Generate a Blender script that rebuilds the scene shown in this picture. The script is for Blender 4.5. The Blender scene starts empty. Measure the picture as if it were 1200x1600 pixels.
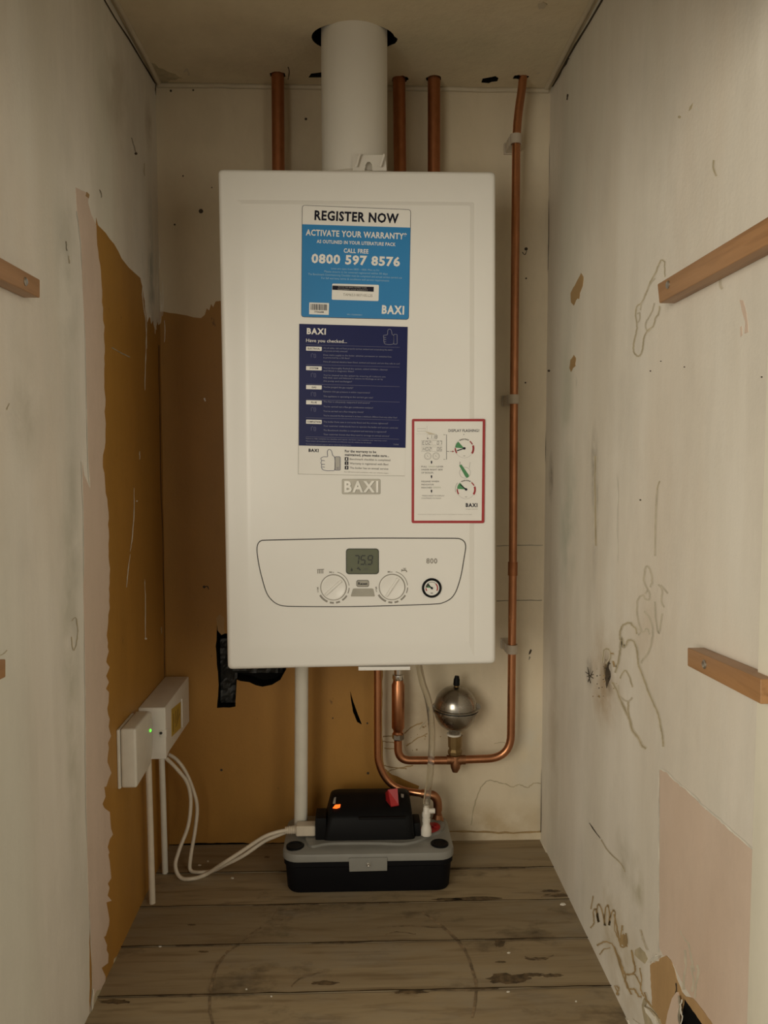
import bpy, bmesh, math, random
from mathutils import Vector, Matrix, noise
SC = bpy.context.scene
COL = SC.collection
PI = math.pi

# ------------------------------------------------------------------ camera, world, light, exposure
W, H = 0.6723, 1.3266                       # cupboard width and height (m); back wall at y = 0, viewer at -y
CAM = Vector((0.3356, -1.4871, 0.7020))
FPX = 1320.0                                # focal length in pixels of the 1200 x 1600 frame
PITCH, YAW = 0.0686, 0.0341
fwd = Vector((math.sin(YAW)*math.cos(PITCH), math.cos(YAW)*math.cos(PITCH), -math.sin(PITCH)))
rgt = Vector((math.cos(YAW), -math.sin(YAW), 0))
up = rgt.cross(fwd)
cd = bpy.data.cameras.new('camera')
cd.sensor_fit = 'VERTICAL'; cd.sensor_height = 24; cd.lens = FPX/1600*24; cd.clip_start = 0.02
co = bpy.data.objects.new('camera', cd); COL.objects.link(co)
rm = Matrix((rgt, up, -fwd)).transposed().to_4x4(); rm.translation = CAM
co.matrix_world = rm
SC.camera = co
SC.view_settings.view_transform = 'Standard'; SC.view_settings.look = 'None'
SC.view_settings.gamma = 1; SC.view_settings.use_curve_mapping = False
SC.view_settings.exposure = 0.0
wd = bpy.data.worlds.new('world'); SC.world = wd; wd.use_nodes = True
wt = wd.node_tree; bg = wt.nodes['Background']        # the landing around the opening: pale walls, darker floor and ceiling
wg = wt.nodes.new('ShaderNodeTexCoord'); wx = wt.nodes.new('ShaderNodeSeparateXYZ'); wr = wt.nodes.new('ShaderNodeValToRGB')
wt.links.new(wg.outputs['Generated'], wx.inputs[0]); wa = wt.nodes.new('ShaderNodeMath'); wa.operation = 'MULTIPLY_ADD'
wa.inputs[1].default_value = .5; wa.inputs[2].default_value = .5; wt.links.new(wx.outputs['Z'], wa.inputs[0]); wt.links.new(wa.outputs[0], wr.inputs[0])
e = wr.color_ramp.elements; e[0].position = .34; e[0].color = (.06, .05, .035, 1); e[1].position = .74; e[1].color = (.08, .068, .05, 1)
for p_, c_ in ((.46, (1, .91, .75, 1)), (.60, (1, .91, .75, 1))): k_ = e.new(p_); k_.color = c_
wt.links.new(wr.outputs[0], bg.inputs[0]); bg.inputs[1].default_value = 0.55

def area_light(name, loc, target, sx, sy, power, color):
    l = bpy.data.lights.new(name, 'AREA'); l.shape = 'RECTANGLE'; l.size = sx; l.size_y = sy
    l.energy = power; l.color = color
    o = bpy.data.objects.new(name, l); COL.objects.link(o); o.location = loc
    o.rotation_euler = (Vector(target)-Vector(loc)).to_track_quat('-Z', 'Y').to_euler()
    return o
# the lit landing behind the viewer, plus an added fill
area_light('landing_light', (-0.44, -1.92, 0.78), (0.42, -0.2, 0.66), 0.9, 0.8, 18, (1, 0.925, 0.775))
area_light('fill_light_right', (1.25, -1.95, 0.78), (0.2, -0.3, 0.66), 0.8, 0.8, 7.5, (1, 0.925, 0.775))  # added fill that brightens the left wall, no known source

# ------------------------------------------------------------------ pixel -> point on a real plane
def P(px, py, ax, v):
    d = rgt*((px-600)/FPX) - up*((py-800)/FPX) + fwd
    i = 'xyz'.index(ax)
    return CAM + d*((v-CAM[i])/d[i])
def PB(x, y, v=0.0): return P(x, y, 'y', v)           # back wall, or the plane y = v
def PL(x, y, v=0.0): return P(x, y, 'x', v)           # left wall
def PR(x, y, v=W): return P(x, y, 'x', v)             # right wall
def PF(x, y, v=0.0): return P(x, y, 'z', v)           # floor
def PC(x, y, v=H): return P(x, y, 'z', v)             # ceiling
def crop(ox, oy, s): return lambda x, y: (ox+x/s, oy+y/s)

# ------------------------------------------------------------------ materials
def lin(c): return tuple(((u/255+0.055)/1.055)**2.4 if u > 10 else u/255/12.92 for u in c)
class NT:
    def __init__(s, name):
        s.m = bpy.data.materials.new(name); s.m.use_nodes = True
        s.t = s.m.node_tree; s.b = s.t.nodes['Principled BSDF']; s.L = s.t.links.new
        s.tc = s.t.nodes.new('ShaderNodeTexCoord')
    def n(s, k, **kw):
        x = s.t.nodes.new('ShaderNode'+k)
        for a, b in kw.items(): setattr(x, a, b)
        return x
    def noise(s, scale=5, stretch=(1, 1, 1), detail=5, rough=0.55, off=(0, 0, 0)):
        mp = s.n('Mapping'); mp.inputs['Scale'].default_value = stretch; mp.inputs['Location'].default_value = off
        s.L(s.tc.outputs['Object'], mp.inputs['Vector'])
        x = s.n('TexNoise'); x.inputs['Scale'].default_value = scale; x.inputs['Detail'].default_value = detail
        x.inputs['Roughness'].default_value = rough
        s.L(mp.outputs[0], x.inputs['Vector']); return x.outputs['Fac']
    def ramp(s, fac, lo, hi, a=0.0, b=1.0):
        x = s.n('MapRange'); x.inputs[1].default_value = lo; x.inputs[2].default_value = hi
        x.inputs[3].default_value = a; x.inputs[4].default_value = b; x.clamp = True
        s.L(fac, x.inputs[0]); return x.outputs[0]
    def mul(s, a, b, op='MULTIPLY'):
        x = s.n('Math', operation=op); x.use_clamp = op != 'MULTIPLY_ADD'
        for i, v in enumerate((a, b)):
            if isinstance(v, (int, float)): x.inputs[i].default_value = v
            else: s.L(v, x.inputs[i])
        return x.outputs[0]
    def mix(s, fac, a, b):
        x = s.n('Mix', data_type='RGBA')
        if isinstance(fac, (int, float)): x.inputs[0].default_value = fac
        else: s.L(fac, x.inputs[0])
        for i, v in ((6, a), (7, b)):
            if isinstance(v, tuple): x.inputs[i].default_value = (*v[:3], 1)
            else: s.L(v, x.inputs[i])
        return x.outputs[2]
    def blot(s, c, rx, ry, rz, rag=0.5, seed=0.0, scale=25):
        """a dirt mark, once also painted shade, with a place of its own: 1 at c, fading to 0 at the radii, ragged by noise"""
        mp = s.n('Mapping'); mp.vector_type = 'POINT'
        mp.inputs['Scale'].default_value = (1/rx, 1/ry, 1/rz)
        mp.inputs['Location'].default_value = (-c[0]/rx, -c[1]/ry, -c[2]/rz)
        s.L(s.tc.outputs['Object'], mp.inputs['Vector'])
        ln = s.n('VectorMath', operation='LENGTH'); s.L(mp.outputs[0], ln.inputs[0])
        d = s.ramp(ln.outputs['Value'], 0.0, 1.0, 1, 0)
        nz = s.ramp(s.noise(scale, off=(seed, seed, seed)), 0.5-rag*0.4, 0.5+rag*0.4)
        return s.mul(s.mul(d, nz), 1.6)
    def bump(s, fac, st=0.3, dist=0.002):
        x = s.n('Bump'); x.inputs['Strength'].default_value = st; x.inputs['Distance'].default_value = dist
        s.L(fac, x.inputs['Height']); s.L(x.outputs[0], s.b.inputs['Normal'])
    def out(s, color, rough=0.6, metal=0.0):
        if isinstance(color, tuple): s.b.inputs['Base Color'].default_value = (*color[:3], 1)
        else: s.L(color, s.b.inputs['Base Color'])
        if isinstance(rough, (int, float)): s.b.inputs['Roughness'].default_value = rough
        else: s.L(rough, s.b.inputs['Roughness'])
        s.b.inputs['Metallic'].default_value = metal
        return s.m

def plain(name, c, rough=0.5, metal=0.0, var=0.06, scale=40, bump=0.0, emit=0.0, spec=None):
    t = NT(name); f = t.noise(scale)
    dk = tuple(u*(1-var*2) for u in c); lt = tuple(min(1, u*(1+var)) for u in c)
    m = t.out(t.mix(t.ramp(f, .3, .7), dk, lt), rough, metal)
    if bump: t.bump(f, bump, 0.001)
    if spec is not None: t.b.inputs['Specular IOR Level'].default_value = spec
    if emit:
        t.b.inputs['Emission Color'].default_value = (*c, 1); t.b.inputs['Emission Strength'].default_value = emit
    return m

def paint(name, c1, c2, streak=(6, 6, 1), rough=0.55, bump=0.25, spots=None, blots=(), fine=220):
    t = NT(name)
    f = t.noise(1.0, streak, 6, 0.6)
    col = t.mix(t.ramp(f, .35, .68), c1, c2)
    g = t.noise(9, (1, 1, .5), 6, 0.7, (3, 1, 2))
    col = t.mix(t.ramp(g, .45, .75, 0, .30), col, tuple(u*.62 for u in c1))
    v = t.noise(1.0, (3.2, 3.6, .7), 4, .55, (11, 5, 2))
    col = t.mix(t.ramp(v, .50, .68, 0, .34), col, tuple(u*q for u, q in zip(c2, (.80, .86, .80))))
    v2 = t.noise(2.2, (1.5, 1.7, .6), 4, .6, (1, 15, 7))
    col = t.mix(t.ramp(v2, .52, .70, 0, .30), col, tuple(u*q for u, q in zip(c2, (.88, .76, .66))))
    if spots:
        h = t.noise(60, (1, 1, .6), 3, .6, (7, 7, 7))
        col = t.mix(t.ramp(h, .70, .76, 0, .7), col, spots)
    for (c, rx, ry, rz, rag, colr, amt, sd, sc) in blots:
        col = t.mix(t.mul(t.blot(c, rx, ry, rz, rag, sd, sc), amt), col, colr)
    m = t.out(col, rough)
    k = t.n('Math', operation='ADD'); t.L(t.noise(fine, (1, 1, 1), 3), k.inputs[0])
    k2 = t.mul(t.noise(18, (1, 1, .35), 4), 2.5, 'MULTIPLY_ADD'); t.L(k2, k.inputs[1])
    t.bump(k.outputs[0], bump, 0.0012)
    return m

M = {}
CREAM1, CREAM2 = (.71, .655, .56), (.83, .785, .70)
def bl(p, ry, rz, rag, col, amt, sd=0., sc=25): return (p, .06, ry, rz, rag, col, amt, sd, sc)
MOULD = (.035, .03, .02); GREYD = (.30, .27, .22); RUST = (.40, .27, .14)
M['right_paint'] = paint('right wall paint', CREAM1, CREAM2, (5, 7, 1.2), .5, .22, None, [
    bl(PR(948, 1052), .035, .034, .55, MOULD, 1.0, 1, 45), bl(PR(921, 1050), .022, .028, .6, MOULD, .6, 2, 60),
    bl(PR(945, 1060), .085, .085, .5, RUST, .55, 5, 30), bl(PR(940, 1085), .05, .05, .6, RUST, .5, 9, 60),
    bl(PR(928, 725), .018, .07, .4, GREYD, .8, 3, 40), bl(PR(930, 800), .02, .12, .4, GREYD, .55, 4, 30),
    bl(PR(861, 745), .022, .05, .5, GREYD, .9, 6, 40), bl(PR(888, 820), .07, .13, .3, (.52, .53, .44), .8, 7, 12),
    bl(PR(885, 640), .05, .16, .3, (.55, .54, .44), .7, 8, 10), bl(PR(995, 1390), .03, .05, .4, (.42, .38, .26), .7, 3, 30),
    bl(PR(975, 1350), .05, .05, .5, (.48, .44, .34), .6, 13, 30),
    bl(PR(1010, 1000), .12, .10, .4, (.60, .50, .38), .45, 2, 14), bl(PR(865, 1150), .05, .2, .4, (.45, .38, .28), .5, 1, 14),
    bl(PR(975, 1520), .09, .10, .4, (.50, .42, .28), .55, 11, 26), bl(PR(950, 1440), .04, .06, .5, (.45, .36, .2), .5, 17, 60)])
M['left_paint'] = paint('left wall paint', CREAM1, CREAM2, (5, 8, .8), .5, .2, None, [
    bl(PL(110, 1050), .035, .3, .3, (.48, .46, .36), .6, 1, 14), bl(PL(115, 860), .04, .2, .4, (.46, .44, .36), .6, 5, 12),
    bl(PL(105, 420), .05, .2, .3, (.50, .48, .40), .5, 2, 12), bl(PL(40, 640), .06, .08, .5, (.46, .42, .33), .5, 9, 16),
    bl(PL(180, 130), .13, .12, .3, (.40, .35, .25), .45, 11, 10), bl(PL(236, 460), .03, .08, .3, (.34, .35, .30), .8, 14, 22), bl(PL(232, 195), .03, .05, .5, (.34, .27, .18), .6, 3, 30), bl(PL(236, 400), .022, .12, .35, (.40, .41, .36), .9, 4, 22)])  # first mark paints the upper corner's shade, with some dirt
M['back_paint'] = paint('back wall paint', (.68, .58, .42), (.78, .68, .51), (5, 5, 1.4), .6, .2, None, [
    (PB(690, 1150), .14, .06, .10, .4, (.50, .38, .24), .5, 1, 14), (PB(760, 1290), .16, .06, .05, .4, (.46, .33, .16), .6, 2, 20),
    (PB(830, 1170), .05, .06, .12, .3, (.66, .62, .52), .6, 7, 14), (PB(660, 1110), .09, .06, .06, .5, (.46, .34, .2), .5, 3, 30)])
OCH1, OCH2 = (.335, .163, .026), (.43, .215, .038)
M['ochre'] = paint('old ochre paint', OCH1, OCH2, (5, 5, 1.2), .55, .18, (.10, .05, .015))
M['pink'] = paint('pink plaster', (.60, .46, .36), (.68, .54, .44), (4, 4, 1.2), .85, .35)
M['pink_skim'] = paint('pink skim plaster', (.61, .475, .37), (.68, .545, .44), (3, 3, 1.5), .8, .2)
M['ceiling_paint'] = paint('ceiling paint', (.68, .575, .40), (.79, .69, .51), (3, 3, 3), .7, .8, None, (), 90)
M['cavity'] = plain('dark cavity', (.010, .009, .008), .9, spec=.1)
M['trimw'] = paint('trim paint', (.56, .48, .35), (.68, .60, .46), (4, 4, 4), .45, .2)
M['jamb'] = paint('door casing gloss', (.90, .85, .70), (.93, .89, .75), (4, 4, 1), .35, .05)
M['chip'] = paint('exposed tan plaster', (.36, .22, .09), (.45, .29, .13), (9, 9, 9), .8, .3)
M['stain'] = plain('water stain edge', (.50, .425, .28), .6, var=.12, scale=60)
M['halo'] = plain('soft stain margin', (.66, .60, .485), .6, var=.05, scale=60)
M['stain_faint'] = plain('faint water stain', (.60, .535, .41), .6, var=.1, scale=60)
M['rust'] = plain('brown stain', (.42, .29, .135), .7, var=.16, scale=50)
M['darkline'] = plain('dark crack', (.07, .05, .03), .8, var=.3)
M['greyline'] = plain('grey crack', (.36, .32, .235), .8, var=.3)
M['drip'] = plain('white paint drip', (.80, .76, .66), .4, var=.1)
M['board'] = paint('fibreboard', (.40, .25, .11), (.50, .32, .15), (20, 20, 4), .85, .3)
M['peel'] = plain('peeled paint', (.76, .72, .62), .6, var=.12)

def wood(name, a, b, dark, rough=.5, ax=(3, 60, 60), stain=0.0):
    t = NT(name)
    w = t.noise(1.0, ax, 7, .65)
    col = t.mix(t.ramp(w, .35, .66), a, b)
    w2 = t.noise(1.0, tuple(u*2.6 for u in ax), 3, .5, (4, 2, 1))
    col = t.mix(t.ramp(w2, .52, .70, 0, .6), col, dark)
    if stain:
        g = t.noise(7, (1, 1.6, 1), 5, .65, (2, 5, 1))
        col = t.mix(t.ramp(g, .56, .72, 0, stain), col, tuple(u*.35 for u in dark))
        g2 = t.noise(5, (1, 2, 1), 6, .7, (9, 1, 1))
        col = t.mix(t.ramp(g2, .5, .75, 0, .5), col, (.29, .265, .215))
    t.bump(w, .35, .001)
    return t.out(col, rough)
M['batten'] = wood('varnished batten wood', (.31, .155, .060), (.42, .22, .092), (.18, .08, .028), .42, (40, 2.5, 45))
for i_, k_ in enumerate((1.0, .86, 1.08)):
    M['floor%d' % i_] = wood('old floorboards', tuple(u*k_ for u in (.265, .195, .108)), tuple(u*k_ for u in (.335, .258, .152)), (.155, .10, .046), .7, (2.5+i_, 30, 20), .85)
M['floorstain'] = plain('floor stain', (.13, .085, .04), .7, var=.4, scale=80)
M['seamshade'] = plain('painted floor seam shade', (.065, .043, .022), .9, var=.3, scale=60, spec=.1)  # dark strip painted over each board gap as its shade
M['floorstain2'] = plain('floor scuff', (.24, .17, .095), .7, var=.3, scale=80)

def copper(name, a, b, rough):
    t = NT(name); f = t.noise(14, (1, 1, .5), 6, .7)
    col = t.mix(t.ramp(f, .38, .68), a, b)
    return t.out(col, t.ramp(f, .3, .7, rough-.08, rough+.12), 1.0)
M['copper'] = copper('copper', (.60, .275, .14), (.38, .165, .08), .32)
M['copper_dull'] = copper('dull copper', (.50, .21, .10), (.32, .125, .055), .40)
M['copper_dark'] = copper('tarnished copper', (.46, .22, .11), (.25, .12, .06), .42)
M['brass'] = copper('tarnished brass', (.36, .25, .115), (.20, .135, .06), .42)
M['steel'] = copper('stainless steel', (.42, .39, .34), (.27, .25, .22), .27)
M['chrome'] = plain('chrome', (.75, .72, .68), .15, 1.0)
M['rim_black'] = plain('black rubber seal', (.02, .02, .018), .5)
M['boiler'] = plain('white powder coat', (.80, .78, .73), .26, var=.012, scale=6)
M['flue'] = plain('white flue enamel', (.78, .74, .66), .42, var=.02, scale=8)
M['plastic'] = plain('white plastic', (.76, .72, .64), .35, var=.03)
M['plastic_grey'] = plain('off white plastic', (.66, .62, .53), .35, var=.03)
M['pvc'] = plain('waste pipe plastic', (.70, .67, .58), .35, var=.04, scale=20)
M['clip'] = plain('translucent clip plastic', (.56, .48, .38), .4, var=.08)
M['cable'] = plain('white cable sheath', (.66, .58, .46), .45, var=.05)
M['seam'] = plain('dark panel seam', (.05, .045, .04), .6)
M['print'] = plain('dark grey print', (.11, .10, .09), .6)
M['print_mid'] = plain('mid grey print', (.27, .25, .21), .6)
M['greybtn'] = plain('grey button', (.37, .35, .29), .5)
M['lcd'] = plain('display glass', (.125, .135, .085), .2, var=.03)
M['lcd_edge'] = plain('display surround', (.05, .055, .035), .3)
M['lcd_ink'] = plain('display segments', (.018, .02, .012), .4)
M['lcd_dim'] = plain('display faint segments', (.08, .086, .055), .4)
M['black'] = plain('black plastic', (.0065, .0065, .007), .5, spec=.12)
M['black2'] = plain('black tank plastic', (.006, .006, .0075), .6, spec=.12)
M['grey'] = plain('grey plastic', (.25, .245, .22), .42, var=.03)
M['red'] = plain('red plastic', (.42, .018, .022), .4)
M['label_grey'] = plain('grey label', (.42, .40, .36), .5)
M['screw'] = plain('zinc screw', (.48, .45, .40), .35, .9)
M['led_g'] = plain('green lamp', (.12, 1, .05), .3, emit=1.6)
M['led_o'] = plain('orange lamp', (1, .13, .015), .3, emit=1.8)
M['yellow'] = plain('yellow label', (.50, .33, .05), .5)
M['yellow_ink'] = plain('brown label ink', (.20, .12, .02), .5)
# printing inks
M['paper'] = plain('sticker white', (.80, .78, .73), .4, var=.01, spec=.3)
M['ink_black'] = plain('black ink', (.012, .011, .022), .5, spec=.15)
M['blue'] = plain('sticker blue', (.035, .225, .50), .4, var=.02, scale=8, spec=.2)
M['blue_text'] = plain('pale blue fine print', (.30, .48, .62), .4)
M['navy'] = plain('sticker navy', (.013, .017, .085), .35, var=.05, scale=8, spec=.15)
M['navy_text'] = plain('fine print on navy', (.20, .205, .27), .4)
M['navy_line'] = plain('thin line on navy', (.09, .09, .17), .4)
M['navy_faint'] = plain('faint icon on navy', (.055, .06, .16), .4)
M['sticker_red'] = plain('sticker red', (.36, .018, .022), .35)
M['green'] = plain('gauge green', (.06, .25, .09), .4)
M['greenpale'] = plain('pale green print', (.42, .45, .33), .5)
M['thumb'] = plain('thumb navy ink', (.05, .05, .12), .4)
M['badge_plate'] = plain('badge plate', (.50, .47, .40), .4)
M['silver'] = plain('silver letters', (.88, .86, .80), .3, .0)
def glassy():
    t = NT('clear hose'); m = t.out((.80, .76, .66), .12)
    t.b.inputs['Transmission Weight'].default_value = .9; t.b.inputs['IOR'].default_value = 1.25
    return m
M['hose'] = glassy()

# ------------------------------------------------------------------ mesh builder
def rnd(seed): return random.Random(seed)
class MB:
    def __init__(s): s.bm = bmesh.new(); s.mats = []
    def mi(s, m):
        if m not in s.mats: s.mats.append(m)
        return s.mats.index(m)
    def face(s, pts, m, vs=None):
        vs = [s.bm.verts.new(p) for p in pts] if vs is None else vs
        try:
            f = s.bm.faces.new(vs); f.material_index = s.mi(m); return f
        except ValueError: return None
    def loops(s, rings, m, cap0=True, cap1=True, closed=True):
        V = [[s.bm.verts.new(p) for p in r] for r in rings]; k = s.mi(m); n = len(V[0])
        for a, b in zip(V, V[1:]):
            for i in range(n if closed else n-1):
                j = (i+1) % n
                s.bm.faces.new((a[i], a[j], b[j], b[i])).material_index = k
        if cap0: s.bm.faces.new(V[0][::-1]).material_index = k
        if cap1: s.bm.faces.new(V[-1]).material_index = k
        return V
    def box(s, a, b, m, bev=0.0, seg=2):
        t = bmesh.new()
        x0, x1 = sorted((a[0], b[0])); y0, y1 = sorted((a[1], b[1])); z0, z1 = sorted((a[2], b[2]))
        r = bmesh.ops.create_cube(t, size=1)
        for v in t.verts: v.co = Vector((x0+(v.co.x+.5)*(x1-x0), y0+(v.co.y+.5)*(y1-y0), z0+(v.co.z+.5)*(z1-z0)))
        if bev: bmesh.ops.bevel(t, geom=t.edges[:], offset=bev, segments=seg, profile=.6, affect='EDGES')
        s.add(t, m)
    def add(s, t, m):
        k = s.mi(m); mp = {}
        for v in t.verts: mp[v] = s.bm.verts.new(v.co)
        for f in t.faces:
            try: s.bm.faces.new([mp[v] for v in f.verts]).material_index = k
            except ValueError: pass
        t.free()
    def slab(s, pts, nrm, th, m, base=0.0):
        """thin raised patch: outline pts on a surface, grown by th along nrm"""
        n = Vector(nrm)
        s.loops([[p+n*base for p in pts], [p+n*(base+th) for p in pts]], m)
    def prism8(s, front, back, m, bev=0.0):
        """block from two quads"""
        t = bmesh.new()
        a = [t.verts.new(p) for p in front]; b = [t.verts.new(p) for p in back]
        t.faces.new(a); t.faces.new(b[::-1])
        for i in range(4): t.faces.new((a[i], b[i], b[(i+1) % 4], a[(i+1) % 4]))
        bmesh.ops.recalc_face_normals(t, faces=t.faces[:])
        if bev: bmesh.ops.bevel(t, geom=t.edges[:], offset=bev, segments=3, profile=.6, affect='EDGES')
        s.add(t, m)
    def tube(s, path, r, m, seg=16, cap=True):
        n = len(path); rs = r if isinstance(r, (list, tuple)) else [r]*n
        rings = []; nrm = None
        for i, p in enumerate(path):
            t = (path[min(i+1, n-1)]-path[max(i-1, 0)]).normalized()
            if nrm is None:
                nrm = t.orthogonal().normalized()
            nrm = (nrm - t*nrm.dot(t)).normalized(); bi = t.cross(nrm)
            rings.append([p+(nrm*math.cos(2*PI*k/seg)+bi*math.sin(2*PI*k/seg))*rs[i] for k in range(seg)])
        s.loops(rings, m, cap, cap)
    def lathe(s, c, ax, prof, m, seg=32, cap=True):
        """prof: (distance along ax, radius)"""
        ax = Vector(ax).normalized(); e = ax.orthogonal().normalized(); g = ax.cross(e); c = Vector(c)
        rings = [[c+ax*d+(e*math.cos(2*PI*k/seg)+g*math.sin(2*PI*k/seg))*max(r, 1e-5) for k in range(seg)] for d, r in prof]
        s.loops(rings, m, cap, cap)
    def build(s, name, parent=None, loc=None, smooth=35, offs=None):
        bmesh.ops.recalc_face_normals(s.bm, faces=s.bm.faces[:])
        big = [f for f in s.bm.faces if len(f.verts) > 4]
        if big: bmesh.ops.triangulate(s.bm, faces=big)
        if parent is not None: base = Vector(parent.get('_base', (0, 0, 0)))
        else: base = Vector(loc) if loc is not None else Vector((0, 0, 0))
        for v in s.bm.verts: v.co -= base
        me = bpy.data.meshes.new(name); s.bm.to_mesh(me); s.bm.free()
        for m in s.mats: me.materials.append(M[m])
        if smooth:
            for p in me.polygons: p.use_smooth = True
            me.set_sharp_from_angle(angle=math.radians(smooth))
        o = bpy.data.objects.new(name, me); COL.objects.link(o)
        if parent is not None:
            o.parent = parent; o['_base'] = tuple(base)
        else:
            o.location = base; o['_base'] = tuple(base)
        return o
def thing(name, loc, label, cat, group=None):
    o = bpy.data.objects.new(name, None); COL.objects.link(o); o.location = loc; o.empty_display_size = .02
    o['_base'] = tuple(loc); return tag(o, label, cat, group)
def tag(o, label, cat, group=None):
    o['label'] = label; o['category'] = cat
    if group: o['group'] = group
    return o
def structure(o): o['kind'] = 'structure'; return o

# ------------------------------------------------------------------ 2D helpers
def jag(pts, amp=2.0, step=6.0, seed=1, closed=True):
    """roughen an outline"""
    R = rnd(seed); out = []
    n = len(pts)
    for i in range(n if closed else n-1):
        a, b = pts[i], pts[(i+1) % n]; d = math.hypot(b[0]-a[0], b[1]-a[1]); k = max(1, int(d/step))
        for j in range(k):
            t = j/k; q = 0 if j == 0 else amp
            out.append((a[0]+(b[0]-a[0])*t+R.uniform(-q, q), a[1]+(b[1]-a[1])*t+R.uniform(-q, q)))
    if not closed: out.append(pts[-1])
    return out
def spline(pts, k=6, closed=False):
    n = len(pts); out = []
    g = lambda i: pts[i % n] if closed else pts[max(0, min(n-1, i))]
    for i in range(n if closed else n-1):
        p0, p1, p2, p3 = g(i-1), g(i), g(i+1), g(i+2)
        for j in range(k):
            t = j/k
            out.append(tuple(.5*((2*b)+(c-a)*t+(2*a-5*b+4*c-d)*t*t+(3*b-a-3*c+d)*t**3) for a, b, c, d in zip(p0, p1, p2, p3)))
    if not closed: out.append(tuple(pts[-1]))
    return out
def ribbon2(pts, w, closed=False):
    """list of quads along a 2D polyline; w is a width or a list of widths"""
    n = len(pts); L, R_ = [], []
    for i, p in enumerate(pts):
        a = pts[(i-1) % n] if closed else pts[max(0, i-1)]; b = pts[(i+1) % n] if closed else pts[min(n-1, i+1)]
        tx, ty = b[0]-a[0], b[1]-a[1]; l = math.hypot(tx, ty) or 1
        ww = (w[i] if isinstance(w, list) else w)/2
        L.append((p[0]-ty/l*ww, p[1]+tx/l*ww)); R_.append((p[0]+ty/l*ww, p[1]-tx/l*ww))
    return [(L[i], L[(i+1) % n], R_[(i+1) % n], R_[i]) for i in range(n if closed else n-1)]
def rrect(x0, y0, x1, y1, r, n=5):
    out = []
    for cx, cy, a in ((x1-r, y0+r, -90), (x1-r, y1-r, 0), (x0+r, y1-r, 90), (x0+r, y0+r, 180)):
        for i in range(n+1):
            t = math.radians(a+90*i/n); out.append((cx+r*math.cos(t), cy+r*math.sin(t)))
    return out
def rquad(c, r, n=5):
    """rounded quad from TL, TR, BR, BL"""
    out = []
    for i in range(4):
        p, a, b = Vector(c[i]), Vector(c[i-1]), Vector(c[(i+1) % 4])
        u = p+(a-p).normalized()*r; v = p+(b-p).normalized()*r
        for k in range(n+1):
            t = k/n; q = u*(1-t)**2+p*2*t*(1-t)+v*t*t; out.append((q.x, q.y))
    return out
def circ(cx, cy, r, n=32, a0=0, a1=360):
    m = n if a1-a0 == 360 else n+1
    return [(cx+r*math.sin(math.radians(a0+(a1-a0)*i/n)), cy-r*math.cos(math.radians(a0+(a1-a0)*i/n))) for i in range(m)]
def path3(pts, k=8, sm=True):
    v = [tuple(PB(x, y, d)) for x, y, d in pts]
    return [Vector(p) for p in (spline(v, k) if sm else v)]

FONT_CACHE = {}
def glyphs(body, bold):
    key = (body, bold)
    if key not in FONT_CACHE:
        c = bpy.data.curves.new('t', 'FONT'); c.body = body; c.resolution_u = 2; c.offset = bold; c.align_x = 'LEFT'; c.space_character = 1.22 if body == 'BAXI' else 1.0+min(.1, bold*3)
        o = bpy.data.objects.new('t', c); me = bpy.data.meshes.new_from_object(o)
        V = [(v.co.x, v.co.y) for v in me.vertices]; F = [tuple(p.vertices) for p in me.polygons]
        bpy.data.objects.remove(o); bpy.data.curves.remove(c); bpy.data.meshes.remove(me)
        FONT_CACHE[key] = (V, F)
    return FONT_CACHE[key]
class Sheet:
    """flat printing on the boiler's front: 2D outlines in the front plane, stacked by hair-thin offsets"""
    def __init__(s, mb, y): s.mb, s.y = mb, y
    def pt(s, p, d): return PB(p[0], p[1], s.y) + Vector((0, -d, 0))
    def poly(s, pts, m, d): s.mb.face([s.pt(p, d) for p in pts], m)
    def slab(s, pts, m, d, th): s.mb.slab([s.pt(p, d) for p in pts], (0, -1, 0), th, m)
    def line(s, pts, w, m, d, closed=False):
        for q in ribbon2(pts, w, closed): s.mb.face([s.pt(p, d) for p in q], m)
    def text(s, body, cx, cy, w, h, m, d, slope=0.0, bold=0.0, rot=0.0):
        V, F = glyphs(body, bold)
        if not V: return
        xs = [v[0] for v in V]; ys = [v[1] for v in V]
        sx = w/(max(xs)-min(xs)); y0, y1 = min(ys), max(ys)
        cap = 0.70; sy = h/cap
        mx = (max(xs)+min(xs))/2; my = cap/2
        a = math.atan(slope)+math.radians(rot); ca, sa = math.cos(a), math.sin(a); vs = []
        for x, y in V:
            u, v = (x-mx)*sx, -(y-my)*sy
            vs.append(s.mb.bm.verts.new(s.pt((cx+u*ca-v*sa, cy+u*sa+v*ca), d)))
        k = s.mb.mi(m)
        for f in F:
            try: s.mb.bm.faces.new([vs[i] for i in f]).material_index = k
            except ValueError: pass
    def words(s, x0, x1, cy, h, m, d, slope=0.0, seed=1):
        pass

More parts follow.
